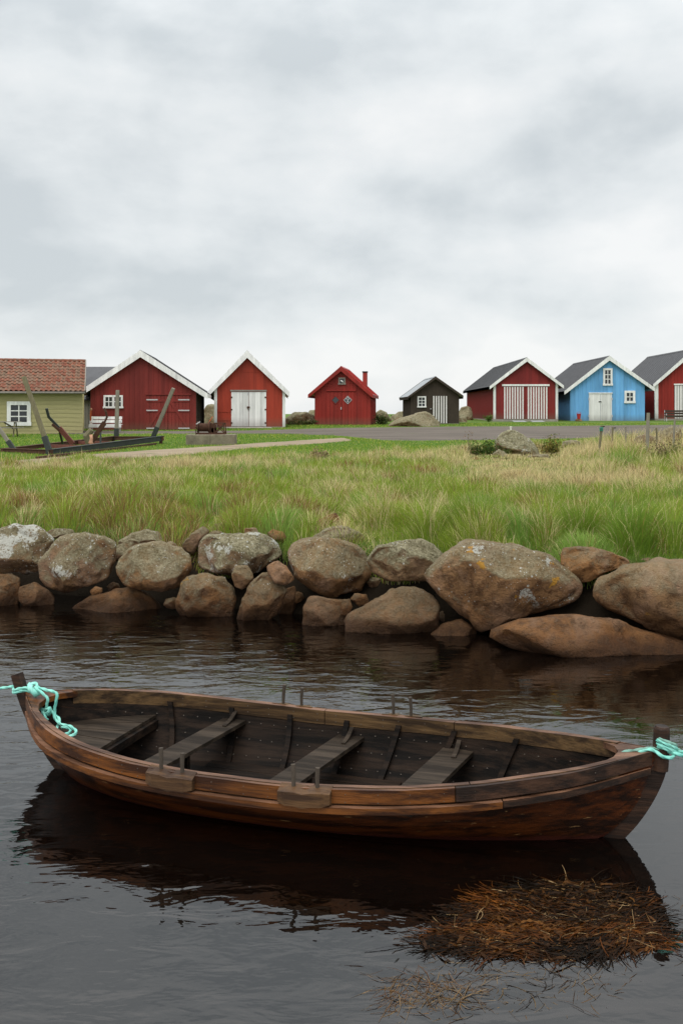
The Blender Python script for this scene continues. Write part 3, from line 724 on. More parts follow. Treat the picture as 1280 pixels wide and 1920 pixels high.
for sg in (1, -1):
    a, m, c_ = JT[sg]
    for u0, u1 in ((a, m-0.003), (m+0.003, c_)):
        rail('gunwale', sg, u0, u1, (0.013, 0.040), (-0.078, 0.004), [M['stem' if (sg > 0 and u0 > 1) else 'rail'], M['stem' if (sg > 0 and u0 > 1) else 'railtop']], jit=0.004)
    m2 = -0.12 if sg < 0 else 0.3
    for u0, u1 in ((-1.98, m2-0.003), (m2+0.003, 0.88 if sg < 0 else 1.2), (0.886 if sg < 0 else 1.206, 2.02)):
        rail('inwale', sg, u0, u1, (-0.030, 0.010), (-0.092, 0.008), [M['inwale'], M['railtop']], jit=0.004)
    rail('rubbing_strake', sg, -2.13, 1.37, (0.014, 0.074), (-0.128, -0.090), [M['rail'], M['railtop']], 40)
    rail('rubbing_strake', sg, 1.376, 2.20, (0.014, 0.062), (-0.128, -0.090), [M['stem'], M['railtop']], 20)
# stems and keel
def stem(pts, half, name, mat, thick):
    b = MB(); pts = catmull([(x, 0, z) for x, z in pts], 6); r_ = []
    for i, q in enumerate(pts):
        tv = (pts[min(i+1, len(pts)-1)]-pts[max(i-1, 0)]).normalized(); nr = Vector((tv.z, 0, -tv.x))
        if nr.x*half < 0: nr = -nr
        r_.append([q-nr*thick*0.5+Vector((0,-0.03,0)), q+nr*thick*0.5+Vector((0,-0.022,0)), q+nr*thick*0.5+Vector((0,0.022,0)), q-nr*thick*0.5+Vector((0,0.03,0))])
    for a in range(4): b.grid([[x[a] for x in r_], [x[(a+1) % 4] for x in r_]])
    n0 = len(b.v); b.v += [tuple(x) for x in r_[0]]+[tuple(x) for x in r_[-1]]; b.f += [(n0,n0+1,n0+2,n0+3),(n0+4,n0+5,n0+6,n0+7)]; b.m += [0,0]
    return b.build(name, mat, boat, fix=True, bevel=0.006)
stem([(-2.295,.66),(-2.255,.55),(-2.19,.40),(-2.09,.23),(-1.97,.07),(-1.86,-.03),(-1.70,-.11)], -1, 'stem_post', M['stem'], 0.075)
stem([(2.27,.50),(2.235,.38),(2.17,.24),(2.08,.10),(1.97,-.02),(1.84,-.10),(1.62,-.16)], 1, 'stern_post', M['stem'], 0.085)
sp = MB(); sp.tube([(2.262,0,0.44),(2.268,0,0.56),(2.272,0,0.690),(2.273,0,0.705)], [0.048,0.050,0.047,0.040], 16); sp.build('mooring_post', M['stem'], boat, smooth=False)
MB().beam((-1.72,0,-0.15),(0,0,-0.205),0.05,0.06).beam((0,0,-0.205),(1.66,0,-0.17),0.05,0.06).build('keel', M['hull'], boat)
# breasthooks
for s_, ue, ln in ((-1, -L1, 0.42), (1, L2, 0.48)):
    side = []
    for i in range(9):
        u = ue - s_*ln*i/8; side.append((u, max(0.01, hb(u)-0.004)))
    arc = []
    for i in range(7):
        f_ = i/6; vv = side[-1][1]*(1-2*f_); arc.append((ue-s_*(ln-0.24*(1-(1-2*f_)**2)), vv))
    poly = [(u, v) for u, v in side] + arc[1:-1] + [(u, -v) for u, v in reversed(side)]
    b = MB(); zt = [sheer(u)+0.002 for u, _ in poly]; n = len(poly)
    b.v = [(u, v, z) for (u, v), z in zip(poly, zt)] + [(u, v, z-0.04) for (u, v), z in zip(poly, zt)]
    b.f = [tuple(range(n)), tuple(reversed(range(n, 2*n)))] + [(i, (i+1) % n, n+(i+1) % n, n+i) for i in range(n)]; b.m = [0]*len(b.f)
    o = b.build('breasthook', M['railtop'] if s_ > 0 else M['rail'], boat, fix=True)
    bm = bmesh.new(); bm.from_mesh(o.data); bmesh.ops.triangulate(bm, faces=[f for f in bm.faces if len(f.verts) > 4]); bm.to_mesh(o.data); bm.free()
# inside: ribs, floor boards, thwarts, knees, bow platform
def inner_v(u, z):
    lo, hi = 0.0, 1.0
    for _ in range(24):
        w = (lo+hi)/2; kz = float(np.interp(w, _w, _kz)); xx = hull0(w, t_at(w, z))[0] if kz < z else (-9 if w < 0.5 else 9)
        if xx < u: lo = w
        else: hi = w
    return max(0.01, hull((lo+hi)/2, t_at((lo+hi)/2, z), -0.002, -1).y)
for u in (-1.36, -0.88, -0.40, 0.06, 0.47, 0.90, 1.36):
    for sg in (1, -1):
        b = MB(); w = wof(u); r_ = []
        for tt in np.linspace(0.12, 0.93, 14):
            q = hull(w, tt, -0.003, sg); q2 = hull(w, tt, -0.030, sg)
            r_.append([q+Vector((-0.019,0,0)), q2+Vector((-0.019,0,0)), q2+Vector((0.019,0,0)), q+Vector((0.019,0,0))])
        for a in range(4): b.grid([[x[a] for x in r_], [x[(a+1) % 4] for x in r_]])
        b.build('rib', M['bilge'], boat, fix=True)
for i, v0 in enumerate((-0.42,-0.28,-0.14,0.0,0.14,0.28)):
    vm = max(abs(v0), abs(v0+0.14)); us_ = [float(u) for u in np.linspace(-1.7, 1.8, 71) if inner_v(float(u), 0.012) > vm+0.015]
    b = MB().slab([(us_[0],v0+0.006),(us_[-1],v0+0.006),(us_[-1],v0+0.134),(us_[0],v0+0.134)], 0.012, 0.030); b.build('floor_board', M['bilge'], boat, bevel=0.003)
bl = MB(); pl = []
for sg in (1, -1):
    seq = np.linspace(0.14, 0.865, 40); seq = seq if sg > 0 else seq[::-1]
    for w in seq:
        q = hull(w, t_at(w, 0.008), 0.004, sg); pl.append((q.x, q.y))
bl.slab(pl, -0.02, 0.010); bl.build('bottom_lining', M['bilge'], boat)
def thwart(uc_far, uc_near, z, wd, name='thwart'):
    b = MB(); r_ = []
    for i in range(9):
        f_ = i/8; u = uc_far+(uc_near-uc_far)*f_; vf = inner_v(u, z)*(1 if True else 1); y = vf*(1-2*f_)*0.995
        r_.append([(u-wd/2, y, z-0.028), (u+wd/2, y, z-0.028), (u+wd/2, y, z), (u-wd/2, y, z)])
    for a in range(4): b.grid([[x[a] for x in r_], [x[(a+1) % 4] for x in r_]])
    for x in (r_[0], r_[-1]):
        n0 = len(b.v); b.v += x; b.f.append((n0,n0+1,n0+2,n0+3)); b.m.append(0)
    return b.build(name, M['thwart'], boat, fix=True, bevel=0.004)
THW = [(-0.83, -0.99, 0.262, 0.185), (0.10, -0.10, 0.225, 0.20), (0.92, 0.76, 0.245, 0.22)]
for a, c_, z, wd in THW:
    thwart(a, c_, z, wd)
    for sg in (1, -1):
        u = (a if sg < 0 else c_); v = inner_v(u, z)
        pts = catmull([(u, -sg*(v+0.012), z+0.055), (u, -sg*(v-0.04), z+0.034), (u, -sg*(v-0.10), z+0.016), (u, -sg*(v-0.20), z+0.004)], 5)
        kb = MB()
        for p0, p1 in zip(pts[:-1], pts[1:]): kb.beam(p0, p1+(p1-p0)*0.1, 0.030, 0.012, up=(0,0,1))
        kb.build('knee', M['thwart'], boat)
    MB().beam((((a+c_)/2), 0, 0.02), (((a+c_)/2), 0, z-0.028), 0.05, 0.05).build('thwart_support', M['bilge'], boat)
zb = 0.285
for i in range(5):                       # bow platform, boards fanning to the stem
    f0, f1 = -1+2*i/5+0.012, -1+2*(i+1)/5-0.012; poly = []
    for u in np.linspace(-1.42, -1.98, 8): poly.append((u, inner_v(u, zb)*f0*0.99))
    for u in np.linspace(-1.98, -1.42, 8): poly.append((u, inner_v(u, zb)*f1*0.99))
    MB().slab(poly, zb-0.025, zb).build('bow_board', M['thwart'], boat, fix=True)
MB().box(-1.425, -1.385, -inner_v(-1.4, zb-0.06)*0.97, inner_v(-1.4, zb-0.06)*0.97, zb-0.085, zb-0.028).build('platform_beam', M['bilge'], boat)
poly = [(u, -inner_v(u, 0.33)*0.98) for u in np.linspace(1.86, 2.06, 6)] + [(u, inner_v(u, 0.33)*0.98) for u in np.linspace(2.06, 1.86, 6)]
MB().slab(poly, 0.31, 0.335).build('stern_board', M['thwart'], boat, fix=True)
# rowlock blocks and thole pins
def thole(u, sg, tall, off):
    v = hb(u)+off; z = sheer(u); ln = tall
    q = [Vector((u+random.uniform(-.004,.004), -sg*v, z-0.03)), Vector((u, -sg*v, z+ln*0.5)), Vector((u+random.uniform(-.010,.010), -sg*(v+random.uniform(-.008,.008)), z+ln))]
    r0 = random.uniform(0.011, 0.014)
    MB().tube(q, [r0*0.85, r0, r0*1.12], 9).build('thole_pin', M['pin'], boat, smooth=False)
for sg, prs in ((1, ((-0.69,-0.545),(0.185,0.33))), (-1, ((-0.47,-0.325),(0.40,0.535)))):
    for a, c_ in prs:
        u0, u1 = a-0.085, c_+0.09; b = MB(); r_ = []
        for i in range(7):
            u = u0+(u1-u0)*i/6; e_ = 0.022 if i in (0, 6) else 0.0; v = hb(u); z = sheer(u)+(-0.010 if i == 3 else 0.0)
            r_.append([(u, -sg*(v+0.036), z-0.088), (u, -sg*(v+0.102-e_), z-0.086+e_*0.5), (u, -sg*(v+0.102-e_), z-0.004-e_*0.4), (u, -sg*(v+0.006), z+0.014)])
        for k_ in range(4): b.grid([[x[k_] for x in r_], [x[(k_+1) % 4] for x in r_]])
        for x in (r_[0], r_[-1]):
            n0 = len(b.v); b.v += x; b.f.append((n0,n0+1,n0+2,n0+3)); b.m.append(0)
        b.build('rowlock_block', M['block'] if sg > 0 else M['inwale'], boat, fix=True)
        thole(a, sg, 0.135 if sg > 0 else 0.155, 0.030); thole(c_, sg, 0.125 if sg > 0 else 0.145, 0.030)
# rivets inside and along the rails
rv = MB()
def rivet(q, r_=0.007):
    n0 = len(rv.v); q = Vector(q)
    for dx, dy, dz in ((r_,0,0),(-r_,0,0),(0,r_,0),(0,-r_,0),(0,0,r_),(0,0,-r_)): rv.v.append(tuple(q+Vector((dx,dy,dz))))
    for f_ in ((0,2,4),(2,1,4),(1,3,4),(3,0,4),(2,0,5),(1,2,5),(3,1,5),(0,3,5)): rv.f.append(tuple(n0+i for i in f_)); rv.m.append(0)
for sg in (1, -1):
    for tt in TB[2:6]:
        for u in np.arange(-1.8, 1.95, 0.105):
            w = wof(float(u)); rivet(hull(w, tt-0.015, 0.0, sg) + Vector((random.uniform(-.012,.012),0,0)), 0.0065)
    for u in np.arange(-1.9, 1.95, 0.17):
        u = float(u)+random.uniform(-.03,.03)
        for zz in (-0.022, -0.068): rivet((u, -sg*(hb(u)-0.030), sheer(u)+zz), 0.005); rivet((u+0.05, -sg*(hb(u+0.05)+0.040), sheer(u)+zz), 0.004)
stuff(rv.build('rivets', M['rivet'], boat))

# ---- mooring ropes
def rope_mat(name, c, c2):
    t = NT(name); o = t.obj(); n_ = t.noise(o, 9, 4); f_ = t.noise(o, 160, 2)
    return t.done(t.mix(t.math('MULTIPLY', t.ramp(t.noise(o, 26, 4, 0.7), 0.55, 0.75), 0.55), t.mix(t.ramp(n_, 0.35, 0.7), c, c2), tuple(x*0.45 for x in c)), 0.6, t.bump(f_, 0.4, 0.002), 0.35)
M['rope'] = rope_mat('turquoise_rope', (0.14,0.50,0.42), (0.30,0.68,0.57))
M['rope2'] = rope_mat('faded_rope', (0.13,0.26,0.21), (0.22,0.42,0.34))
def rope(b, pts, r=0.0098, n=14, mi=0):
    pts = catmull(pts, n); pp = [pts[0]]
    for q in pts[1:]:
        if (q-pp[-1]).length > 0.004: pp.append(q)
    n0 = len(b.v); prev = None; s_ = 0.0; seg = 12
    for i, q in enumerate(pp):
        tv = (pp[min(i+1, len(pp)-1)]-pp[max(i-1, 0)]).normalized()
        x = tv.orthogonal().normalized() if prev is None else (prev-tv*prev.dot(tv)).normalized()
        prev = x; y = tv.cross(x); s_ += (q-pp[max(i-1, 0)]).length
        for k_ in range(seg):
            a = 2*math.pi*k_/seg; rr = r*(1+0.24*math.cos(3*a-s_*95)); b.v.append(tuple(q+(x*math.cos(a)+y*math.sin(a))*rr))
    for i in range(len(pp)-1):
        for k_ in range(seg):
            a, c_ = n0+i*seg+k_, n0+i*seg+(k_+1) % seg; b.f.append((a, c_, c_+seg, a+seg)); b.m.append(mi)
    for o_ in (n0, n0+(len(pp)-1)*seg): b.f.append(tuple(o_+k_ for k_ in range(seg))); b.m.append(mi)
ro = empty('mooring_rope', P(30, 1290, 7.4)); roL = ro.location.copy()
tag(ro, 'turquoise mooring rope knotted round the left stem, tangle hanging into the bow', 'rope')
def RP(x, y, d): return P(x, y, d) - roL
b = MB(); rope(b, [RP(-900,1280,9.6), RP(-500,1302,8.6), RP(-220,1303,7.95), RP(-60,1295,7.6), RP(0,1290.5,7.46), RP(26,1287,7.43), RP(40,1285,7.48), RP(52,1285,7.44), RP(62,1287,7.36)]); b.build('mooring_line', M['rope'], ro, smooth=True)
for dy in (0, 5):
    b = MB(); rope(b, [RP(56,1286+dy*.5,7.42), RP(40,1287+dy,7.46), RP(27,1291+dy,7.41), RP(28,1294+dy,7.34), RP(38,1291+dy,7.31), RP(50,1290+dy,7.32), RP(60,1292+dy,7.33)]); b.build('turn', M['rope'], ro, smooth=True)
b = MB(); rope(b, [RP(58,1296,7.32), RP(57,1287,7.31), RP(62,1282,7.32), RP(69,1283,7.33), RP(70,1291,7.30), RP(66,1299,7.30), RP(61,1293,7.29), RP(59,1285,7.34)], 0.0115); b.build('knot', M['rope'], ro, smooth=True)
b = MB(); rope(b, [RP(57,1284,7.33), RP(58,1291,7.285), RP(63,1298,7.275), RP(69,1302,7.29), RP(71,1300,7.31)], 0.019); b.build('knot', M['rope'], ro, smooth=True)
b = MB(); rope(b, [RP(66,1288,7.31), RP(74,1295,7.28), RP(85,1304,7.26), RP(90,1312,7.25), RP(88,1322,7.26), RP(87,1332,7.27), RP(91,1341,7.26), RP(95,1336,7.25), RP(93,1327,7.25), RP(96,1331,7.27), RP(102,1340,7.25), RP(110,1346,7.22), RP(112,1354,7.20), RP(108,1362,7.2), RP(105,1374,7.15)]); b.build('hanging_strand', M['rope'], ro, smooth=True)
b = MB(); rope(b, [RP(68,1287,7.33), RP(78,1291,7.30), RP(93,1295,7.27), RP(104,1298,7.25), RP(107.5,1305,7.24), RP(105,1318,7.24), RP(103,1332,7.24), RP(103,1344,7.22), RP(108,1353,7.20), RP(118,1359,7.17), RP(132,1362,7.13), RP(143,1371,7.09), RP(138,1378,7.06), RP(124,1382,7.04), RP(116,1379,7.07), RP(128,1375,7.09), RP(133,1369,7.12), RP(126,1364,7.14), RP(116,1364,7.16)]); b.build('hanging_strand', M['rope'], ro, smooth=True)
b = MB(); rope(b, [RP(76,1330,7.28), RP(84,1331,7.26), RP(92,1329,7.24), RP(90,1336,7.22), RP(82,1338,7.24), RP(79,1333,7.27), RP(84,1341,7.22), RP(86,1347,7.21), RP(91,1350,7.22)]); b.build('tangle', M['rope'], ro, smooth=True)
ro2 = empty('mooring_rope', P(1248, 1395, 6.03)); roL = ro2.location.copy()
tag(ro2, 'turquoise mooring rope wound round the right-hand post and leading out of frame', 'rope')
def helix(cx, y0, d, rx, rd, turns, drop, tilt, ph):
    o_ = []
    for i in range(int(turns*10)+1):
        a = ph+2*math.pi*i/10; o_.append(RP(cx+rx*math.cos(a), y0+drop*i/10+tilt*math.cos(a), d+rd*math.sin(a)))
    return o_
b = MB(); rope(b, helix(1249, 1393, 6.03, 18.5, 0.062, 2.0, 7, 7, 2.6) + [RP(1262,1412,5.975), RP(1285,1417,5.97), RP(1330,1421,6.0), RP(1500,1425,6.3), RP(1800,1405,6.9), RP(2300,1330,8.0)]); b.build('turn', M['rope'], ro2, smooth=True)
b = MB(); rope(b, helix(1249, 1390, 6.03, 17, 0.058, 1.0, 3, 6, 2.8) + [RP(1275,1408,6.02)], mi=0); b.build('turn', M['rope2'], ro2, smooth=True)
b = MB(); rope(b, helix(1249, 1403, 6.03, 18, 0.060, 0.7, 5, 6, 2.2) + [RP(1278,1410,6.0), RP(1330,1412,6.04), RP(1500,1421,6.32), RP(1800,1402,6.92), RP(2300,1328,8.02)]); b.build('turn', M['rope'], ro2, smooth=True)
b = MB(); rope(b, [RP(1162,1417,6.10), RP(1165,1412,6.10), RP(1172,1409.5,6.09), RP(1190,1407.5,6.07), RP(1206,1404.5,6.05), RP(1222,1403.5,6.03), RP(1236,1404,6.0)]); b.build('tail', M['rope2'], ro2, smooth=True)
b = MB(); rope(b, [RP(1196,1413,6.05), RP(1203,1409,6.04), RP(1215,1406,6.03), RP(1225,1407,6.01), RP(1236,1415,5.97), RP(1248,1420.5,5.955), RP(1259,1420,5.96), RP(1266,1413,6.0)]); b.build('tail', M['rope'], ro2, smooth=True)

# ================================================================== BOULDERS
def rock_mat():
    t = NT('granite'); oi = t.n('ShaderNodeObjectInfo'); o = t.n('ShaderNodeVectorMath', {0: t.obj(), 1: t.n('ShaderNodeCombineXYZ', {0: t.math('MULTIPLY', oi.outputs['Random'], 37.0), 1: t.math('MULTIPLY', oi.outputs['Random'], 91.0)}).outputs[0]}, operation='ADD').outputs[0]
    par = t.sep(oi.outputs['Color'])     # x white lichen, y grey-green cover, z warmth ; alpha orange lichen
    geo = t.n('ShaderNodeNewGeometry'); nz_ = t.sep(geo.outputs['Normal'])[2]; wz = t.sep(geo.outputs['Position'])[2]
    a = t.noise(o, 2.6, 6, 0.6); b = t.noise(o, 34, 4, 0.75); c = t.noise(o, 9, 5, 0.65); sp_ = t.noise(o, 120, 2, 0.6)
    base = t.mix(par[2], (0.27,0.185,0.105), (0.37,0.180,0.068))
    base2 = t.mix(par[2], (0.070,0.041,0.019), (0.095,0.034,0.010))
    col = t.mix(t.ramp(t.math('ADD', t.math('MULTIPLY', a, 0.55), t.math('MULTIPLY', c, 0.45)), 0.40, 0.60), base, base2)
    col = t.mix(t.math('MULTIPLY', t.ramp(t.noise(t.mapv(o, (1,1,1), (9,4,2)), 1.6, 5, 0.6), 0.50, 0.60), 0.75), col, (0.33,0.205,0.130))
    col = t.mix(t.math('MULTIPLY', t.ramp(c, 0.50, 0.64), 0.7), col, (0.100,0.042,0.016))
    col = t.mix(t.math('MULTIPLY', t.ramp(b, 0.50, 0.66), t.math('MULTIPLY', t.ramp(a, 0.3, 0.7), 0.7)), col, (0.055,0.036,0.022))
    col = t.mix(t.math('MULTIPLY', t.ramp(sp_, 0.56, 0.68), t.math('MULTIPLY', t.ramp(c, 0.4, 0.6), 0.45)), col, (0.44,0.34,0.23))
    ck_ = t.n('ShaderNodeTexVoronoi', {'Vector': t.n('ShaderNodeVectorMath', {0: o, 1: t.n('ShaderNodeTexNoise', {'Vector': o, 'Scale': 3.0, 'Detail': 4.0}).outputs['Color']}, operation='ADD').outputs[0], 'Scale': 1.7}, feature='DISTANCE_TO_EDGE').outputs['Distance']
    crack = t.math('MULTIPLY', t.ramp(ck_, 0.022, 0.004), t.ramp(t.noise(o, 1.9, 2), 0.50, 0.60)); col = t.mix(t.math('MULTIPLY', crack, 0.15), col, (0.030,0.020,0.013))
    # grey-green crust on upward faces, brightened to paint in light from above
    up = t.ramp(t.math('ADD', t.math('ADD', nz_, t.math('MULTIPLY', a, 0.9)), t.math('MULTIPLY', c, 0.7)), 0.72, 1.12)
    crust_lit = t.mix(t.ramp(t.math('ADD', t.math('MULTIPLY', b, 0.6), t.math('MULTIPLY', c, 0.4)), 0.40, 0.62), (0.090,0.084,0.042), (0.40,0.365,0.235))
    col = t.mix(t.math('MULTIPLY', up, t.math('MULTIPLY', par[1], 0.95), True), col, crust_lit)
    # white crustose lichen: patches and spots
    pn = t.noise(o, 3.2, 4, 0.55); spots = t.n('ShaderNodeTexVoronoi', {'Vector': o, 'Scale': 17.0}); spots2 = t.n('ShaderNodeTexVoronoi', {'Vector': o, 'Scale': 38.0})
    d1 = t.math('ADD', spots.outputs['Distance'], t.math('MULTIPLY', b, 0.25))
    rnd = t.sep(spots.outputs['Color'])[0]
    m1 = t.math('MULTIPLY', t.math('LESS_THAN', d1, t.math('ADD', t.math('MULTIPLY', rnd, 0.30), 0.10)), t.math('GREATER_THAN', t.sep(spots.outputs['Color'])[1], 0.45))
    m2 = t.math('LESS_THAN', t.math('ADD', spots2.outputs['Distance'], t.math('MULTIPLY', b, 0.3)), t.math('ADD', t.math('MULTIPLY', t.sep(spots2.outputs['Color'])[0], 0.30), 0.14))
    m = t.math('MAXIMUM', m1, t.math('MULTIPLY', m2, t.math('GREATER_THAN', t.sep(spots2.outputs['Color'])[1], 0.42)))
    area = t.ramp(t.math('ADD', pn, t.math('MULTIPLY', nz_, 0.10)), t.math('SUBTRACT', 0.70, t.math('MULTIPLY', par[0], 0.42)), t.math('SUBTRACT', 0.76, t.math('MULTIPLY', par[0], 0.42)))
    wet_hi = t.ramp(wz, 0.30, 0.45)
    solid = t.math('MULTIPLY', t.ramp(t.math('ADD', pn, t.math('MULTIPLY', b, 0.22)), t.math('SUBTRACT', 1.00, t.math('MULTIPLY', par[0], 0.38)), t.math('SUBTRACT', 1.03, t.math('MULTIPLY', par[0], 0.38))), 0.95)
    solid = t.math('MULTIPLY', solid, t.ramp(t.math('ADD', b, t.math('MULTIPLY', c, 0.6)), 0.66, 0.78)); lich = t.math('MAXIMUM', t.math('MULTIPLY', m, area), solid)
    col = t.mix(t.math('MULTIPLY', t.math('MULTIPLY', lich, wet_hi), 0.85), col, t.mix(b, (0.38,0.38,0.33), (0.66,0.66,0.60)))
    on = t.noise(t.mapv(o, (1,1,1), (5.3,1.1,2.7)), 4.2, 4, 0.6)
    orange = t.ramp(t.math('ADD', on, t.math('MULTIPLY', b, 0.10)), t.math('SUBTRACT', 0.84, t.math('MULTIPLY', oi.outputs['Alpha'], 0.20)), t.math('SUBTRACT', 0.86, t.math('MULTIPLY', oi.outputs['Alpha'], 0.20)))
    col = t.mix(t.math('MULTIPLY', t.math('MULTIPLY', orange, wet_hi), 0.85), col, (0.42,0.21,0.025))
    # brown tide stain, also painting shade into lower sides, and wetness near the water
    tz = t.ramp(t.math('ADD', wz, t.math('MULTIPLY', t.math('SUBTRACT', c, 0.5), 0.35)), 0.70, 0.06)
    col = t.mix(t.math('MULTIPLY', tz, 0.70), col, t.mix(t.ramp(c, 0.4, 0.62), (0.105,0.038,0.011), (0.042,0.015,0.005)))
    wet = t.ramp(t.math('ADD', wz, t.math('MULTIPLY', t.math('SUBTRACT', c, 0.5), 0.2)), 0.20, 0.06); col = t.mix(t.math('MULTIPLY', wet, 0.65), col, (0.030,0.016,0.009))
    ro_ = t.math('SUBTRACT', 0.86, t.math('MULTIPLY', tz, 0.34))
    hgt = t.math('SUBTRACT', t.math('ADD', t.math('MULTIPLY', c, 0.6), t.math('MULTIPLY', b, 0.45)), t.math('MULTIPLY', crack, 0.15))
    return t.done(col, ro_, t.bump(hgt, 1.0, 0.09), 0.15)
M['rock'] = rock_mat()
_bm = bmesh.new(); bmesh.ops.create_icosphere(_bm, subdivisions=5, radius=1.0); _bm.verts.ensure_lookup_table()
ICO = np.array([v.co for v in _bm.verts]); ICOF = [tuple(v.index for v in f.verts) for f in _bm.faces]; _bm.free()
_bm = bmesh.new(); bmesh.ops.create_icosphere(_bm, subdivisions=4, radius=1.0); _bm.verts.ensure_lookup_table()
ICO4 = np.array([v.co for v in _bm.verts]); ICOF4 = [tuple(v.index for v in f.verts) for f in _bm.faces]; _bm.free()

def boulder(name, outline, d, label, cat='boulder', group=None, thick=0.8, look=(0.3,0.6,0.5,0.2), facets=5, seed=0, wet=0, rough=1.0, low=False, soft=0.12):
    """outline: photo pixels of the stone as seen; d: distance of its middle; thick: depth relative to its width"""
    r_ = np.random.default_rng(seed*13+5)
    pts = np.array(outline, float)
    if wet: pts[pts[:,1] > pts[:,1].max()-14, 1] += wet
    X = (pts[:,0]-640)*d/FP; Z = HC-(pts[:,1]-HY)*d/FP
    A = 0.5*np.sum(X*np.roll(Z,-1)-np.roll(X,-1)*Z); cx = np.sum((X+np.roll(X,-1))*(X*np.roll(Z,-1)-np.roll(X,-1)*Z))/(6*A); cz = np.sum((Z+np.roll(Z,-1))*(X*np.roll(Z,-1)-np.roll(X,-1)*Z))/(6*A)
    px, pz = X-cx, Z-cz
    ph = np.linspace(-math.pi, math.pi, 361); rad = np.zeros(361)
    for i, a in enumerate(ph):
        c, s = math.cos(a), math.sin(a); best = 0.02
        for j in range(len(px)):
            k_ = (j+1) % len(px); ex, ez = px[k_]-px[j], pz[k_]-pz[j]; det = c*(-ez)-s*(-ex)
            if abs(det) < 1e-12: continue
            tt = (px[j]*(-ez)-pz[j]*(-ex))/det; uu = (c*pz[j]-s*px[j])/det
            if tt > 0 and -1e-6 <= uu <= 1+1e-6: best = max(best, tt)
        rad[i] = best
    kk = np.hanning(15); kk /= kk.sum(); rad = np.convolve(np.concatenate([rad[-9:-1], rad, rad[1:9]]), kk, 'same')[8:-8]
    U, F = (ICO4, ICOF4) if low else (ICO, ICOF)
    phi = np.arctan2(U[:,2], U[:,0]); rho = np.sqrt(U[:,0]**2+U[:,2]**2); R_ = np.interp(phi, ph, rad)
    size = math.sqrt(abs(A)); T = thick*size*0.62
    V = np.stack([np.cos(phi)*R_*rho**0.80, T*np.sign(U[:,1])*np.abs(U[:,1])**0.85, np.sin(phi)*R_*rho**0.80], 1)
    for q in range(facets+4):            # broken faces, mostly turned to the viewer and up
        n_ = np.array([r_.normal()*0.75, -abs(r_.normal())*0.8-0.35, r_.normal()*0.7+0.1]); n_ /= np.linalg.norm(n_)
        s_ = V@n_; h_ = s_.max()*r_.uniform(0.62, 0.90); ex = s_-h_; w_ = soft*0.12*size
        push = np.where(ex > 0, ex-np.minimum(ex*0.12, w_), 0); keep = np.clip((rho-0.93)/0.07, 0, 1)
        V -= (push*(1-0.75*keep))[:,None]*n_[None,:]
    sd_ = float(seed*3.71); D = np.zeros(len(V)); inv = 1.0/size
    for i, v in enumerate(V):
        q = Vector(v)*inv
        D[i] = mnoise.noise(q*1.7+Vector((sd_,0,0)))*0.060 + mnoise.noise(q*4.1+Vector((0,sd_,0)))*0.032 - abs(mnoise.noise(q*3.1+Vector((sd_,3,0))))*0.050 + abs(mnoise.noise(q*8.0+Vector((0,0,sd_))))*-0.024 + mnoise.noise(q*19+Vector((sd_,sd_,0)))*0.008
    nr = V/np.maximum(np.linalg.norm(V, axis=1), 1e-6)[:,None]; V = V+nr*(D*size*rough)[:,None]
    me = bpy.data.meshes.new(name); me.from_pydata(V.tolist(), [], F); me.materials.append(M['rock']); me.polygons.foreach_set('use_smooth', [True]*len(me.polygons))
    o = link(name, me); o.location = (cx, d, cz); o.color = look
    return tag(o, label, cat, group)

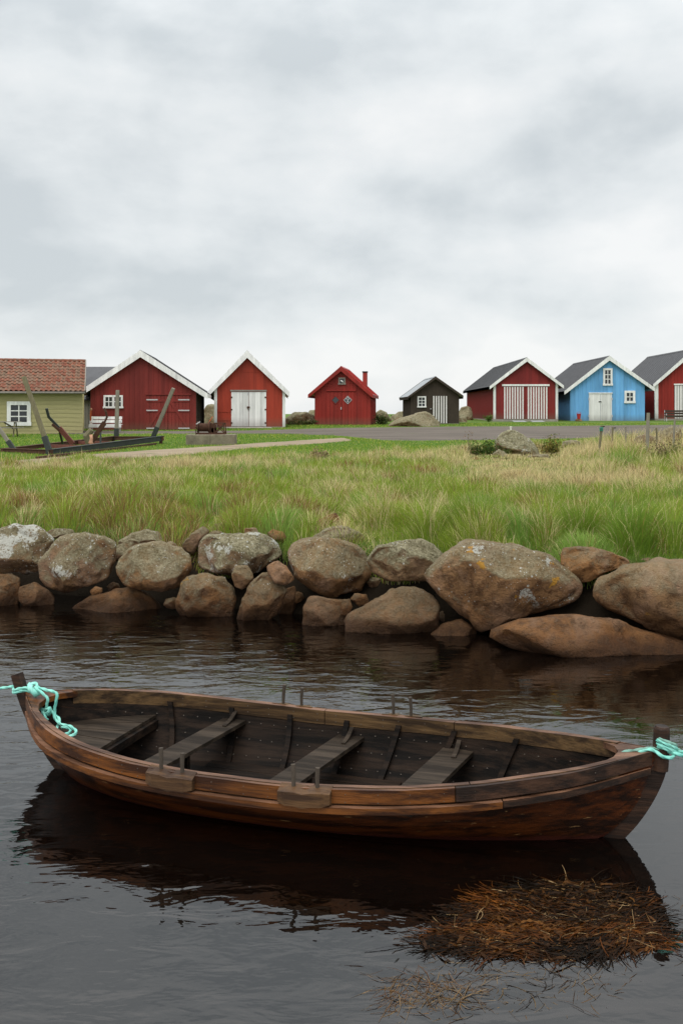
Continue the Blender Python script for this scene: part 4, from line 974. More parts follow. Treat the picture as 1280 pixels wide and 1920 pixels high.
def ZL(*p): return [(x/2.0, 860+y/2.0) for x, y in p]
def ZR(*p): return [(640+x/2.0, 860+y/2.0) for x, y in p]
def dw(y): return HC*FP/(y-HY)
GW = 'boulders of the shore wall'
wall_rocks = [
 (ZL((-60,330),(-30,285),(0,258),(60,243),(130,247),(178,268),(205,300),(195,360),(150,430),(90,447),(10,425),(-45,400)), 13.95, 'rounded boulder with big white lichen patch at the far left of wall', (1.05,0.7,0.25,0.0), 3, 0),
 (ZL((170,275),(195,262),(240,259),(275,264),(285,284),(240,300),(190,298)), 14.7, 'small flat stone wedged behind the two leftmost boulders', (0.3,0.8,0.2,0), 2, 0),
 (ZL((225,285),(265,278),(330,280),(400,295),(447,320),(450,380),(432,440),(350,482),(240,502),(170,482),(135,445),(128,395),(150,350),(200,305)), 13.6, 'large angular boulder with lichen-spotted ridge, second from left', (0.80,0.75,0.40,0), 7, 0),
 (ZL((440,310),(490,278),(550,264),(600,275),(628,312),(600,345),(520,350),(455,345)), 14.3, 'flat-topped grey stone behind the oval boulder', (0.2,0.8,0.3,0), 3, 0),
 (ZL((412,365),(440,322),(490,300),(530,308),(520,345),(470,375),(428,390)), 14.0, 'small grey stone between ridged boulder and oval boulder', (0.1,0.8,0.25,0), 2, 0),
 (ZL((428,380),(465,340),(520,313),(600,311),(680,335),(722,372),(727,425),(700,475),(620,498),(540,492),(460,467),(430,420)), 13.2, 'smooth oval brown boulder with greenish top, third from left', (0.35,0.75,0.75,0.2), 3, 0),
 (ZL((-50,450),(0,432),(40,432),(75,450),(80,520),(60,560),(-20,565),(-60,540)), 13.6, 'low brown boulder under the white-lichened one at left edge', (0.0,0.3,0.8,0), 3, 14),
 (ZL((75,480),(130,465),(185,490),(215,520),(205,556),(110,558),(72,530)), 13.55, 'low dark stone at waterline under the ridged boulder', (0.0,0.2,0.6,0), 3, 14),
 (ZL((333,498),(358,478),(384,485),(384,502),(345,515)), 13.0, 'fist-sized brown stone lying on the long low slab', (0,0.2,0.9,0), 1, 0),
 (ZL((255,562),(330,515),(430,488),(500,488),(570,515),(610,560),(600,588),(400,592),(285,580)), 13.25, 'long low wedge-shaped stone at waterline below the oval boulder', (0,0.15,0.7,0), 5, 16),
 (ZL((660,520),(670,462),(700,436),(780,428),(850,438),(887,470),(884,530),(864,588),(770,604),(690,594),(653,565)), 12.85, 'squat brown boulder with orange lichen spots standing in the water', (0.30,0.55,0.8,0.62), 4, 16),
 (ZL((728,370),(738,312),(775,285),(860,281),(940,275),(1000,288),(1060,320),(1072,362),(1005,408),(950,430),(880,442),(790,432),(728,402)), 13.3, 'grey-green block-like boulder with white lichen on its upper right', (0.85,0.9,0.10,0), 6, 0),
 (ZL((678,325),(720,275),(765,250),(787,270),(775,300),(740,330),(728,365),(690,345)), 13.9, 'leaning grey stone at the left end of the block-like boulder', (0.1,0.6,0.3,0), 3, 0),
 (ZL((782,272),(800,245),(845,235),(875,245),(885,272),(850,292),(800,288)), 14.3, 'small round stone in grass above the block-like boulder', (0.25,0.6,0.3,0), 2, 0),
 (ZL((875,262),(892,240),(912,231),(940,250),(965,278),(930,288),(885,285)), 14.4, 'small pointed grey stone in grass above the block-like boulder', (0.1,0.7,0.1,0), 3, 0),
 (ZL((998,280),(1020,263),(1060,272),(1080,298),(1066,318),(1025,310)), 13.7, 'small orange-brown stone at top right of the block-like boulder', (0.15,0.2,1.0,0), 2, 0),
 (ZL((866,430),(885,400),(925,398),(953,430),(948,475),(908,493),(880,478)), 12.75, 'small grey stone wedged above the tall leaning rock', (0.1,0.5,0.4,0), 3, 0),
 (ZL((890,580),(905,530),(940,460),(980,414),(1040,440),(1078,485),(1064,545),(1042,595),(960,625),(900,620),(884,602)), 12.6, 'tall leaning brown rock with white flecks standing at the waterline', (0.55,0.45,0.40,0), 5, 16),
 (ZL((1000,402),(1040,380),(1075,400),(1107,455),(1080,476),(1030,466),(1003,432)), 12.55, 'small bright orange-brown stone on top of the tall leaning rock', (0.1,0.05,1.0,0), 3, 0),
 (ZL((1040,570),(1072,480),(1108,468),(1112,545),(1085,590)), 12.95, 'dark narrow stone in the gap right of the tall leaning rock', (0,0.1,0.5,0), 2, 14),
 ([(536,1026),(560,1011),(610,1004),(660,1015),(692,1035),(695,1075),(677,1110),(632,1124),(592,1110),(555,1082),(537,1050)], 12.75, 'large rounded brown boulder in the middle of the wall', (0.55,0.6,0.7,0.1), 5, 0),
 ([(580,1008),(610,990),(650,986),(685,1003),(665,1022),(610,1018)], 13.4, 'flat grey stone behind the middle boulder beneath the grass', (0.2,0.8,0.2,0), 2, 0),
 ([(574,996),(598,973),(630,960),(638,974),(625,991),(590,1002)], 13.9, 'red-brown tilted stone lying in the grass above the wall', (0,0.1,1.0,0), 4, 0),
 ([(569,1138),(578,1118),(610,1119),(650,1126),(661,1150),(652,1174),(600,1180),(567,1174)], 12.3, 'small broken angular stone at waterline below the middle boulder', (0.05,0.25,0.35,0), 8, 14),
 ([(656,1124),(664,1112),(688,1114),(692,1130),(672,1138)], 12.35, 'little brown stone above the wedge-faced boulder', (0,0.3,0.8,0), 2, 0),
 ([(636,1142),(642,1124),(656,1122),(661,1138),(652,1156),(638,1154)], 12.25, 'little stone between angular stone and wedge-faced boulder', (0,0.3,0.7,0), 2, 0),
 (ZR((88,385),(118,327),(200,305),(300,295),(370,313),(395,347),(372,402),(330,447),(250,462),(170,462),(108,428)), 12.35, 'egg-shaped greenish boulder left of the biggest boulder', (0.35,0.95,0.25,0.25), 3, 0),
 (ZR((3,612),(20,585),(100,530),(180,472),(280,478),(342,510),(368,560),(364,635),(335,670),(200,668),(60,668),(12,648)), 11.95, 'wedge-faced pale brown boulder at waterline under the egg-shaped one', (0.15,0.35,0.2,0.1), 6, 16),
 (ZR((330,655),(380,615),(450,604),(515,640),(530,680),(440,690),(340,688)), 11.75, 'low dark wet stone in the water below the biggest boulder', (0,0.1,0.5,0), 2, 16),
 (ZR((303,455),(340,390),(430,320),(520,294),(600,308),(700,325),(790,355),(842,400),(893,470),(893,522),(790,567),(690,602),(600,632),(510,657),(470,600),(410,550),(328,482)), 11.75, 'biggest boulder with white and orange lichen spots, pointed below', (0.58,0.62,0.62,0.70), 5, 0),
 (ZR((818,392),(830,335),(900,329),(1000,345),(1085,378),(1084,402),(990,420),(930,455),(890,473),(838,442)), 11.75, 'ochre blocky stone on top between biggest boulder and right-hand boulder', (0.25,0.35,0.9,0.1), 5, 0),
 (ZR((898,500),(930,450),(1050,400),(1180,385),(1300,385),(1420,405),(1520,490),(1490,640),(1300,685),(1200,662),(1050,602),(930,552)), 11.3, 'huge smooth brown boulder at the right edge, above the low slab', (0.2,0.40,0.45,0.55), 6, 0),
 (ZR((523,685),(560,640),(700,602),(900,590),(1050,610),(1300,690),(1480,740),(1500,800),(1350,800),(1150,775),(950,755),(750,738),(600,715)), 10.95, 'long low reddish slab sloping into the water at right', (0.0,0.08,0.95,0.0), 3, 26),
]
for i, (ol, d, lab, look, fc, wt) in enumerate(wall_rocks):
    boulder('boulder', ol, d, lab, 'boulder', GW, 0.72 if wt == 0 else 0.62, look, fc, i+1, wt, low=(max(p_[0] for p_ in ol)-min(p_[0] for p_ in ol) < 60))
small = [(470,998,16,11,13.6,'small grey pebble-like stone in grass above the orange-brown one'),(405,1003,18,10,13.9,'small flat stone at grass edge behind the block-like boulder'),(320,1026,14,12,13.55,'small stone wedged right of the oval boulder'),(212,1100,14,10,13.9,'small dark stone in the gap under the ridged boulder'),(525,1098,13,12,13.0,'small stone in the gap left of the middle boulder'),(556,1120,15,13,12.95,'dark stone in the gap beneath the middle boulder'),(702,1092,16,12,12.8,'small brown stone under the egg-shaped boulder'),(1085,1096,16,12,12.3,'dark stone in the gap between biggest and right-hand boulders'),(1100,1140,26,12,11.9,'low dark stone under the right-hand boulder'),(830,1158,20,14,12.3,'dark stone behind the wedge-faced boulder'),(1215,1052,20,9,11.9,'flat dark stone in grass on top of the right-hand boulder'),(325,1132,20,12,13.0,'dark stone behind the squat orange-spotted boulder')]
for i, (cx_, cy_, rx_, ry_, d_, lab) in enumerate(small):
    ol = [(cx_+rx_*math.cos(a)*random.uniform(0.8,1.1), cy_+ry_*math.sin(a)*random.uniform(0.8,1.1)) for a in np.linspace(0, 6.28, 9)[:-1]]
    boulder('stone', ol, d_, lab, 'stone', 'small stones of the shore wall', 0.9, (0.1, random.uniform(0.2,0.7), random.uniform(0.2,0.9), 0), 3, 130+i, 0, low=True)
# the wall goes on beyond both edges of the picture
for i, (X, up, w_, h_) in enumerate(((4.55,0.0,0.75,0.42),(5.1,0.35,0.8,0.5),(5.95,0.0,0.7,0.45),(6.5,0.38,0.75,0.48),(7.3,0.05,0.8,0.5),(-5.35,0.0,0.6,0.4),(-5.75,0.42,0.7,0.48),(-6.6,0.0,0.7,0.45),(-7.1,0.42,0.75,0.5),(-7.9,0.05,0.7,0.5))):
    d_ = float(shore(X))+0.55+up*0.9; k_ = FP/d_; cx_, cy_ = 640+X*k_, HY+(HC-0.22-up)*k_
    ol = [(cx_+w_*k_*math.cos(a)*random.uniform(0.85,1.1), cy_+h_*k_*math.sin(a)*random.uniform(0.85,1.1)) for a in np.linspace(0, 6.28, 11)[:-1]]
    boulder('boulder', ol, d_, 'brown boulder of the wall just outside the %s edge of the picture' % ('right' if X > 0 else 'left'), 'boulder', 'boulders beyond the %s edge' % ('right' if X > 0 else 'left'), 0.8, (0.3, 0.6, 0.5, 0.2), 3, 160+i, 0, low=True)
# boulders further back
far_rocks = [
 ([(533,806),(535,784),(548,774),(570,772),(588,778),(600,800),(596,812)], 71, 'brown boulder between white-doored shed and small red cabin', (0.0,0.8,0.2,0)),
 ([(571,782),(580,769),(592,768),(604,774),(606,800),(575,800)], 84, 'grey boulder half hidden behind the left wall of small red cabin', (0,0.6,0.3,0)),
 ([(380,830),(382,768),(390,760),(404,758),(416,764),(420,830)], 72, 'grey rock outcrop showing between wide barn and white-doored shed', (0.3,0.6,0.15,0)),
 ([(698,800),(702,775),(712,768),(724,772),(733,786),(736,800)], 80, 'round boulder just right of the small red cabin', (0,0.7,0.25,0)),
 ([(728,800),(732,780),(746,772),(760,770),(768,800)], 84, 'pale boulder behind the left wall of the black shed', (0.2,0.5,0.2,0)),
 ([(856,805),(858,775),(864,763),(876,760),(884,764),(888,805)], 86, 'grey rock behind the gap between black shed and striped-door shed', (0.1,0.5,0.2,0)),
 ([(858,802),(860,782),(866,775),(873,780),(878,802)], 78, 'brown boulder in front of the rock in the gap right of black shed', (0,0.8,0.3,0)),
 ([(721,802),(732,792),(752,783),(780,773),(798,770.5),(812,778),(824,792),(826,806),(770,812)], 66, 'large pale beige boulder on grass before the black shed', (0.45,0.5,0.15,0)),
 ([(922,858),(926,824),(938,810),(955,805),(975,810),(995,826),(1010,842),(1014,862),(960,866)], 31, 'grey boulder with white lichen in meadow before the gravel road', (0.65,0.85,0.15,0.3)),
 ([(920,866),(924,850),(934,842),(946,846),(956,858),(950,868)], 29.8, 'small pointed pale stone at left foot of the meadow boulder', (0.4,0.5,0.1,0)),
 ([(948,866),(960,853),(976,852),(984,864)], 29.9, 'half-buried flat stone in front of the meadow boulder', (0.2,0.5,0.2,0)),
 ([(984,864),(990,854),(1006,850),(1026,851),(1031,862),(1010,868)], 29.6, 'flat pale grey stone right of the meadow boulder', (0.45,0.4,0.05,0)),
 ([(1050,840),(1054,828),(1070,824),(1086,828),(1090,842)], 33, 'low grey stone in dry grass beyond the yellowish bush', (0.4,0.5,0.1,0)),
 ([(1187,830),(1192,818),(1208,813),(1224,818),(1230,832)], 31, 'pale stone behind the tall fence post', (0.5,0.3,0.35,0)),
 ([(1210,832),(1216,820),(1232,817),(1242,822),(1246,834)], 31.5, 'white-topped stone between tall post and the thin post', (0.6,0.3,0.3,0)),
 ([(1232,822),(1238,808),(1254,800),(1274,802),(1282,820),(1260,830)], 33, 'large pale stone heap at right edge behind fence posts', (0.4,0.4,0.4,0)),
]
for i, (ol, d, lab, look) in enumerate(far_rocks):
    boulder('boulder', ol, d, lab, 'boulder', 'boulders on the land', 0.9, (look[0], min(1, look[1]+0.3), look[2]*0.3, look[3]), -1, 60+i, 0, rough=1.15)
# raindrop marker stake on the meadow boulder
mk = MB(); q = P(957, 806, 31)
mk.tube([(0,0,-0.02),(0,0,0.07)], 0.022, 8).tube([(0,0,0.072),(0,0,0.11)], 0.034, 8)
mo = mk.build('boundary_marker', M['pale_lid'], smooth=False); mo.location = q; tag(mo, 'tiny white-capped marker on top of the meadow boulder', 'marker')

# ================================================================== THINGS ON THE LAND
# slipway cradle
cr = empty('slipway_cradle', G(150, 37)); c0 = cr.location.copy()
tag(cr, 'rusty steel boat cradle with four leaning timber posts on the left lawn', 'boat cradle')
def CP(x, y, d): return P(x, y, d)-c0
cA, cB, cC, cE = CP(8,846,34), CP(93,849,32), CP(302,822.5,40), CP(213,822,42.5)
for a, b_, m_, w_ in ((cA, cB, 'rust', 0.16), (cB, cC, 'dark_steel', 0.18), (cE, cA, 'rust', 0.16), (cC, cE, 'rust', 0.14)):
    e_ = (b_-a).normalized()*0.12; MB().beam(a-e_, b_+e_, 0.12, w_).build('frame_beam', M[m_], cr)
    MB().beam(a-e_+Vector((0,0,w_/2+0.012)), b_+e_+Vector((0,0,w_/2+0.012)), 0.17, 0.02).build('beam_flange', M['rust' if m_ != 'dark_steel' else 'dark_steel'], cr)
for f_ in (0.33, 0.62):
    a, b_ = cB.lerp(cC, f_), cA.lerp(cE, f_); MB().beam(a, b_, 0.12, 0.14).build('cross_beam', M['rust_red'], cr)
def cpost(b0, t0, mat, w0=0.17):
    MB().beam(b0, t0, w0, w0*0.8, up=(0,1,0), w2=w0*0.9, h2=w0*0.75).build('timber_post', mat, cr, bevel=0.012)
    MB().beam(b0-(t0-b0).normalized()*0.05, b0.lerp(t0, 0.2), w0*1.15, w0*0.98, up=(0,1,0)).build('post_shoe', M['dark_steel'], cr)
cpost(CP(93.5,847,32), CP(45,706,32.3), M['post_dark'], 0.15)
cpost(CP(26,842,34), CP(-26,768,34.2), M['post'], 0.13)
cpost(CP(288,818,40), CP(325.5,728,39.6), M['post'], 0.15)
cpost(CP(218.5,821,42.4), CP(221,731.5,42.4), M['post'], 0.16)
def carm(pts, w_, m_): 
    b = MB()
    for p0, p1 in zip(pts[:-1], pts[1:]): b.beam(p0, p1+(p1-p0).normalized()*0.02, w_, w_*0.7, up=(0,1,0))
    return b.build('support_arm', M[m_], cr)
carm([CP(137,832,36.5), CP(112,803,36.3)], 0.17, 'rust_red'); carm([CP(112,803,36.3), CP(92,782,36.1), CP(88,767,36.0)], 0.09, 'dark_steel'); carm([CP(118,832,37), CP(112,808,36.4)], 0.07, 'dark_steel'); carm([CP(112,807,36.15), CP(99,796,36.05)], 0.09, 'rust')
carm([CP(168,835,37.5), CP(196,793,37.3)], 0.17, 'rust'); carm([CP(196,793,37.3), CP(201,782,37.25), CP(199,773,37.2), CP(196,766,37.2)], 0.07, 'rust'); carm([CP(189,838,36.5), CP(189,812,36.6)], 0.06, 'dark_steel')
ck = MB(); ck.tube([CP(175,836,36), CP(170,829,36), CP(172,823,36), CP(171,815,36)], [0.06,0.085,0.055,0.06], 8); ck.build('wooden_chock', M['pinkwood'], cr, smooth=True)
ck = MB(); ck.tube([CP(166,832,37), CP(163,818,37), CP(172,806,37)], [0.10,0.15,0.10], 8); ck.build('keel_block', M['post_dark'], cr)
for q in (cA, cB, cC, cE):
    wd_ = MB(); y_ = q+Vector((0,0,-0.15)); wd_.tube([y_+Vector((-0.05,0,0)), y_+Vector((0.05,0,0))], 0.11, 14); wd_.build('wheel', M['rust'], cr)
# rail on the ground
tr_ = empty('slipway_rail', G(200, 36)); c1_ = tr_.location.copy(); tag(tr_, 'low dark slipway rail lying in grass before the cradle', 'rail')
a, b_ = G(70, dg(861), 0.03)-c1_, G(292, dg(834.5), 0.03)-c1_; MB().beam(a, b_, 0.09, 0.10).build('rail_head', M['rust'], tr_)
MB().beam(a+Vector((0,0,-0.055)), b_+Vector((0,0,-0.055)), 0.22, 0.02).build('rail_foot', M['rust'], tr_)
# picnic table
pt_ = empty('picnic_table', G(12, 47.5), R(10)); tag(pt_, 'small dark wooden picnic table under the green house window', 'picnic table')
kp = 47.5/FP
for i in range(4): MB().box(-0.9, 0.66, -0.36+i*0.18, -0.20+i*0.18, 0.70, 0.735).build('table_board', M['grey_wood'], pt_)
for s_ in (-0.72, 0.60):
    MB().box(-0.9, 0.72, s_-0.04, s_+0.2, 0.42, 0.45).build('seat_board', M['grey_wood'], pt_)
for x in (-0.65, 0.42):
    for s_ in (-1, 1): MB().beam((x, 0.72*s_+0.06, -0.02), (x, 0.22*s_, 0.70), 0.07, 0.05, up=(1,0,0)).build('leg', M['post_dark'], pt_)
    MB().box(x-0.055, x-0.036, -0.7, 0.75, 0.37, 0.42).build('cross_bar', M['post_dark'], pt_)
MB().beam((0.40,0,0.40), (-0.1,0,0.69), 0.05, 0.07).build('brace', M['post_dark'], pt_)
# white bench, dark bench
def bench(loc, rz, w_, mat, legm, label, h=0.85):
    b0 = empty('park_bench', loc, rz); tag(b0, label, 'bench')
    for i in range(3): MB().box(-w_/2, w_/2, -0.42+i*0.14, -0.30+i*0.14, 0.42, 0.455).build('seat_slat', mat, b0, bevel=0.006)
    for i in range(2): MB().box(-w_/2+0.04, w_/2-0.04, 0.05+i*0.05, 0.08+i*0.05, 0.52+i*0.19, 0.67+i*0.19).build('back_slat', mat, b0, bevel=0.006)
    MB().box(-w_/2, w_/2, -0.44, -0.425, 0.28, 0.42).build('apron', mat, b0)
    for x in (-w_/2+0.08, w_/2-0.14):
        MB().beam((x,-0.40,-0.03),(x,-0.36,0.42),0.06,0.05,up=(1,0,0)).build('leg', legm, b0)
        MB().beam((x,0.10,-0.03),(x,0.02,0.45),0.06,0.05,up=(1,0,0)).build('leg', legm, b0)
        MB().beam((x,0.02,0.40),(x,0.14,h+0.02),0.055,0.045,up=(1,0,0)).build('back_post', legm, b0)
        MB().box(x-0.03, x+0.03, -0.42, 0.06, 0.60, 0.635).build('armrest', mat, b0)
        MB().beam((x,-0.38,0.44),(x,-0.38,0.60),0.05,0.045,up=(1,0,0)).build('arm_post', legm, b0)
    return b0
bench(G(200, 53.5), R(3), 1.72, M['white'], M['white'], 'white garden bench in front of the wide dark red barn')
bench(G(1266, 80, 0.05), 0, 1.9, M['tarred'], M['galv'], 'dark slatted bench at right edge before the tall red boathouse')
# winch on concrete block
wk = 38.7/FP
blk = empty('concrete_block', G(397, 39.4)); tag(blk, 'long low concrete footing carrying the rusty winch', 'concrete block')
MB().box(-46*wk, 0.0*wk, -0.45, 0.45, -0.1, 0.40).build('block', M['concrete_old'], blk, bevel=0.02); MB().box(0.002, 46*wk, -0.44, 0.45, -0.1, 0.407).build('block', M['concrete_old'], blk, bevel=0.02)
wi = empty('winch', G(397, 39.4, 0.41)); tag(wi, 'rusty hand winch with cable drum on the concrete footing', 'winch')
x0, x1 = -27*wk, 27*wk
for y in (-0.28, 0.28):
    MB().beam((x0,y,0.03),(x1,y,0.03),0.05,0.06).build('base_beam', M['rust'], wi)
    fr_ = MB()
    for a, b_ in (((x1-0.02,0.0),(x1-0.05,0.46)), ((x1-0.05,0.44),(0.12,0.44)), ((0.12,0.44),(0.14,0.03)), ((0.14,0.05),(x1-0.05,0.42)), ((x1-0.02,0.05),(0.14,0.42))): fr_.beam((a[0],y,a[1]),(b_[0],y,b_[1]),0.035,0.045,up=(0,1,0))
    fr_.build('side_frame', M['rust'], wi)
dr = MB(); dr.tube([(x0+0.06,0,0.27),(x0+0.46,0,0.27)], 0.14, 18); dr.build('drum', M['rust'], wi)
for x in (x0+0.03, x0+0.48):
    MB().tube([(x-0.02,0,0.27),(x+0.02,0,0.27)], 0.235, 22).build('flange', M['rust'], wi)
cb = MB(); hx = []
for i in range(150):
    a = i*0.5; hx.append((x0+0.08+0.36*i/149, 0.155*math.cos(a), 0.27+0.155*math.sin(a)))
cb.tube(hx, 0.016, 5); cb.build('cable', M['rust'], wi)
gw = MB(); gw.tube([(0.0,-0.08,0.24),(0.0,-0.02,0.24)], 0.20, 20); gw.tube([(0.10,-0.08,0.16),(0.10,-0.01,0.16)], 0.11, 14); gw.build('gear_wheel', M['rust'], wi)
MB().tube([(x0-0.1,0,0.27),(x1*0.3,0,0.27)], 0.03, 8).build('axle', M['rust'], wi)
MB().beam((-0.15,0.1,0.42),(0.02,0.15,0.70),0.03,0.03).build('crank_handle', M['orange'], wi)
MB().beam((x0-0.02,-0.3,-0.42),(x0-0.02,-0.3,0.2),0.03,0.05,up=(0,1,0)).build('bracket', M['rust'], wi)
MB().beam((x0-0.02,-0.25,0.40),(x0+0.14,-0.25,0.50),0.02,0.035).build('label_strip', M['galv'], wi)
# bucket and stone by the blue boathouse
bs = boulder('door_stone', [(1077,793),(1078,786),(1084,784.5),(1090,786),(1091,793)], 80.4, 'dark stone under the red bucket at blue boathouse', 'stone', None, 0.8, (0,0.2,0.2,0), 2, 91, 0, low=True)
bu = empty('bucket', P(1084.3, 785.6, 80.4)); tag(bu, 'red plastic bucket standing on a stone at the blue boathouse corner', 'bucket')
b = MB(); b.tube([(0,0,0),(0,0,0.40)], [0.13,0.17], 14); b.build('body', M['bucket'], bu); MB().tube([(0,0,0.401),(0,0,0.44)], [0.185,0.185], 14).build('rim', M['bucket'], bu)
hh = catmull([(0.18,0,0.42),(0.12,0,0.53),(0,0,0.56),(-0.12,0,0.53),(-0.18,0,0.42)], 4); MB().tube(hh, 0.012, 6).build('handle', M['bucket'], bu)
# orange pipe by the barn corner
op = empty('drain_pipe', G(171, 56.5)); tag(op, 'orange upright pipe at the left corner of the red barn', 'pipe')
MB().tube([(0,0,-0.02),(0,0,0.3),(-0.02,0,0.95),(0.0,0,1.18)], 0.05, 8).build('pipe', M['orange'], op); MB().tube([(0.0,0,1.17),(0.03,-0.02,1.27)], 0.06, 8).build('cap', M['pinkwood'], op)
# fence posts
fp = [(1127,1122,798,840,29,0.075,'post_dark','leaning fence post tied with green cord at its top'),
      (1148,1144.5,801,838,31,0.06,'post_dark','short dark fence post right of the cord-tied one'),
      (1172,1172,800,836,32,0.065,'post','short pale fence post halfway to the tall one'),
      (1214.5,1211,774,838,28,0.105,'post','tallest grey fence post before the right-hand boathouse gap'),
      (1229.5,1231,802,838,29,0.06,'post_dark','slim dark fence post just right of the tallest one'),
      (1264,1260,788,840,28.5,0.06,'post','thin pale fence post near the right edge')]
for xt, xb, yt, yb_, d, w_, m_, lab in fp:
    o0 = G(xb, d); pb_ = Vector((0,0,-0.1)); tp = P(xt, yt, d)-o0
    f0 = empty('fence_post', o0); tag(f0, lab, 'fence post', 'fence posts in the meadow')
    b = MB(); pts = [pb_, pb_.lerp(tp, 0.45)+Vector((random.uniform(-.012,.012),0,0)), tp]; b.tube(pts, [w_*0.56, w_*0.5, w_*0.46], 9); b.build('post', M[m_], f0)
    if 'tied with' in lab:
        rg = MB(); c = pb_.lerp(tp, 0.88); pts = [c+Vector((0.05*math.cos(a), 0.05*math.sin(a), 0.006*a-0.03)) for a in np.linspace(0, 19, 60)]; rg.tube(pts, 0.012, 6); rg.build('cord', M['teal'], f0)
    if yt in (798, 801): MB().beam(tp+Vector((-0.02,0,-0.03)), tp+Vector((0.09,0,-0.02)), 0.03, 0.03).build('insulator', M['black'], f0)

# ================================================================== GRASS, BUSHES, SEAWEED
def blades_mesh(name, base, h, az, bend, wd, col, segs, mat, parent=None, twist=None):
    """one mesh of curved tapering blades; all arrays per blade"""
    N = len(h); T = np.linspace(0, 1, segs+1); lean = np.stack([np.cos(az), np.sin(az), np.zeros(N)], 1)
    tw = rng.uniform(-0.9, 0.9, N) if twist is None else twist
    side = np.stack([np.cos(tw), np.sin(tw), np.zeros(N)], 1); vs_ = []
    for i, t_ in enumerate(T):
        c = base + np.stack([np.zeros(N), np.zeros(N), h*(t_-0.42*bend*t_*t_)], 1) + lean*(h*bend*t_*t_*0.9)[:,None]
        if i < segs:
            w_ = (wd*(1-0.55*t_)/2)[:,None]; vs_ += [c-side*w_, c+side*w_]
        else: vs_.append(c)
    per = 2*segs+1; V = np.stack(vs_, 1).reshape(-1, 3); off = (np.arange(N)*per)[:,None]
    quads = np.concatenate([off+np.array([[2*i, 2*i+1, 2*i+3, 2*i+2]]) for i in range(segs-1)], 0) if segs > 1 else np.zeros((0,4), int)
    tris = off+np.array([[2*segs-2, 2*segs-1, 2*segs]])
    me = bpy.data.meshes.new(name); me.vertices.add(len(V)); me.vertices.foreach_set('co', V.astype(np.float32).ravel())
    lv = np.concatenate([quads.ravel(), tris.ravel()]).astype(np.int32); me.loops.add(len(lv)); me.loops.foreach_set('vertex_index', lv)
    ls = np.concatenate([np.arange(len(quads))*4, len(quads)*4+np.arange(len(tris))*3]).astype(np.int32); me.polygons.add(len(ls)); me.polygons.foreach_set('loop_start', ls)
    me.update(calc_edges=True)
    ca = me.attributes.new('Col', 'FLOAT_COLOR', 'POINT'); cc = np.repeat(np.concatenate([col, np.ones((N,1))], 1), per, 0); ca.data.foreach_set('color', cc.astype(np.float32).ravel())
    me.materials.append(mat); me.polygons.foreach_set('use_smooth', np.ones(len(ls), bool))
    return link(name, me, parent)
def blade_mat(name, trans=0.35, rough=0.6, spec=0.2):
    t = NT(name); c = t.n('ShaderNodeAttribute', attribute_name='Col').outputs['Color']
    d1 = t.n('ShaderNodeBsdfPrincipled', {'Base Color': c, 'Roughness': rough, 'Specular IOR Level': spec}); d2 = t.n('ShaderNodeBsdfTranslucent', {'Color': c})
    t.t.links.new(t.n('ShaderNodeMixShader', {0: trans, 1: d1, 2: d2}).outputs[0], t.out.inputs['Surface']); return t.mat
M['blade'] = blade_mat('grass_blades'); M['leaf'] = blade_mat('leaves', 0.25)
C_GREEN, C_DEEP, C_YEL, C_STRAW, C_BROWN = [np.array(c) for c in ((0.225,0.335,0.036), (0.100,0.205,0.020), (0.42,0.42,0.07), (0.74,0.61,0.32), (0.27,0.155,0.06))]
def ground_pts(N, dmin, dmax, power):
    u = rng.random(N); e_ = 2-power
    d = (dmin**e_+u*(dmax**e_-dmin**e_))**(1/e_); x = rng.uniform(-1, 1, N)*(0.365*d+1.6)
    return x, d
def rowpx(x, d): return 640+x*FP/d, HY+(HC-gz(d))*FP/d
# tall meadow grass
x, d = ground_pts(620000, 9.6, 42.0, 2.35)
px_, py_ = rowpx(x, d)
lim = np.interp(px_, [-50,0,150,300,450,600,750,860,1000,1280], [885,882,872,866,862,860,852,846,838,832]) + (vnoise(x*1.1, d*0.5, 3)-0.5)*16
s_ = d-shore(x); keep = (s_ > 1.30+0.3*(vnoise(x*1.7, d*1.7, 5)-0.3)) & (py_ > lim)
clump = vnoise(x*1.9, d*1.4, 11)*0.6+vnoise(x*5.1, d*4.0, 12)*0.4
keep &= rng.random(len(x)) < 0.45+0.9*clump
x, d, px_, py_, s_, clump = [a[keep] for a in (x, d, px_, py_, s_, clump)]
N = len(x); patch = vnoise(x*0.55, d*0.45, 21); fine = vnoise(x*2.3, d*1.6, 22)
zb_ = np.where(s_ < 2.2, np.interp(s_, [1.15,1.5,1.75,2.2], [0.15,0.62,0.86,0.98]), gz(d))-0.01
row = np.clip((py_-860)/150, 0, 1)       # 0 far .. 1 near the wall
right_ = np.clip((px_-520)/500, 0, 1)
# tussocks: nearest jittered cell centre
CS = 0.62; best = np.full(N, 9.0); bx_ = np.zeros(N); by_ = np.zeros(N); hid = np.zeros(N)
def h2(a, b, k_): 
    n = (a*73856093 ^ b*19349663 ^ k_*83492791) & 0x7fffffff; n = ((n ^ (n >> 13))*1274126177) & 0x7fffffff
    return ((n ^ (n >> 16)) & 0xffff)/65535.0
ci, cj = np.floor(x/CS).astype(int), np.floor(d/CS).astype(int)
for di in (-1, 0, 1):
    for dj in (-1, 0, 1):
        a, b_ = ci+di, cj+dj; cx_ = (a+h2(a, b_, 1))*CS; cy_ = (b_+h2(a, b_, 2))*CS; r_ = np.hypot(x-cx_, d-cy_)/(0.55+0.9*h2(a, b_, 3)); m_ = r_ < best
        best[m_] = r_[m_]; bx_[m_] = (x-cx_)[m_]; by_[m_] = (d-cy_)[m_]; hid[m_] = h2(a, b_, 4)[m_]
dome = np.clip(1-(best/0.42)**2, 0, 1)
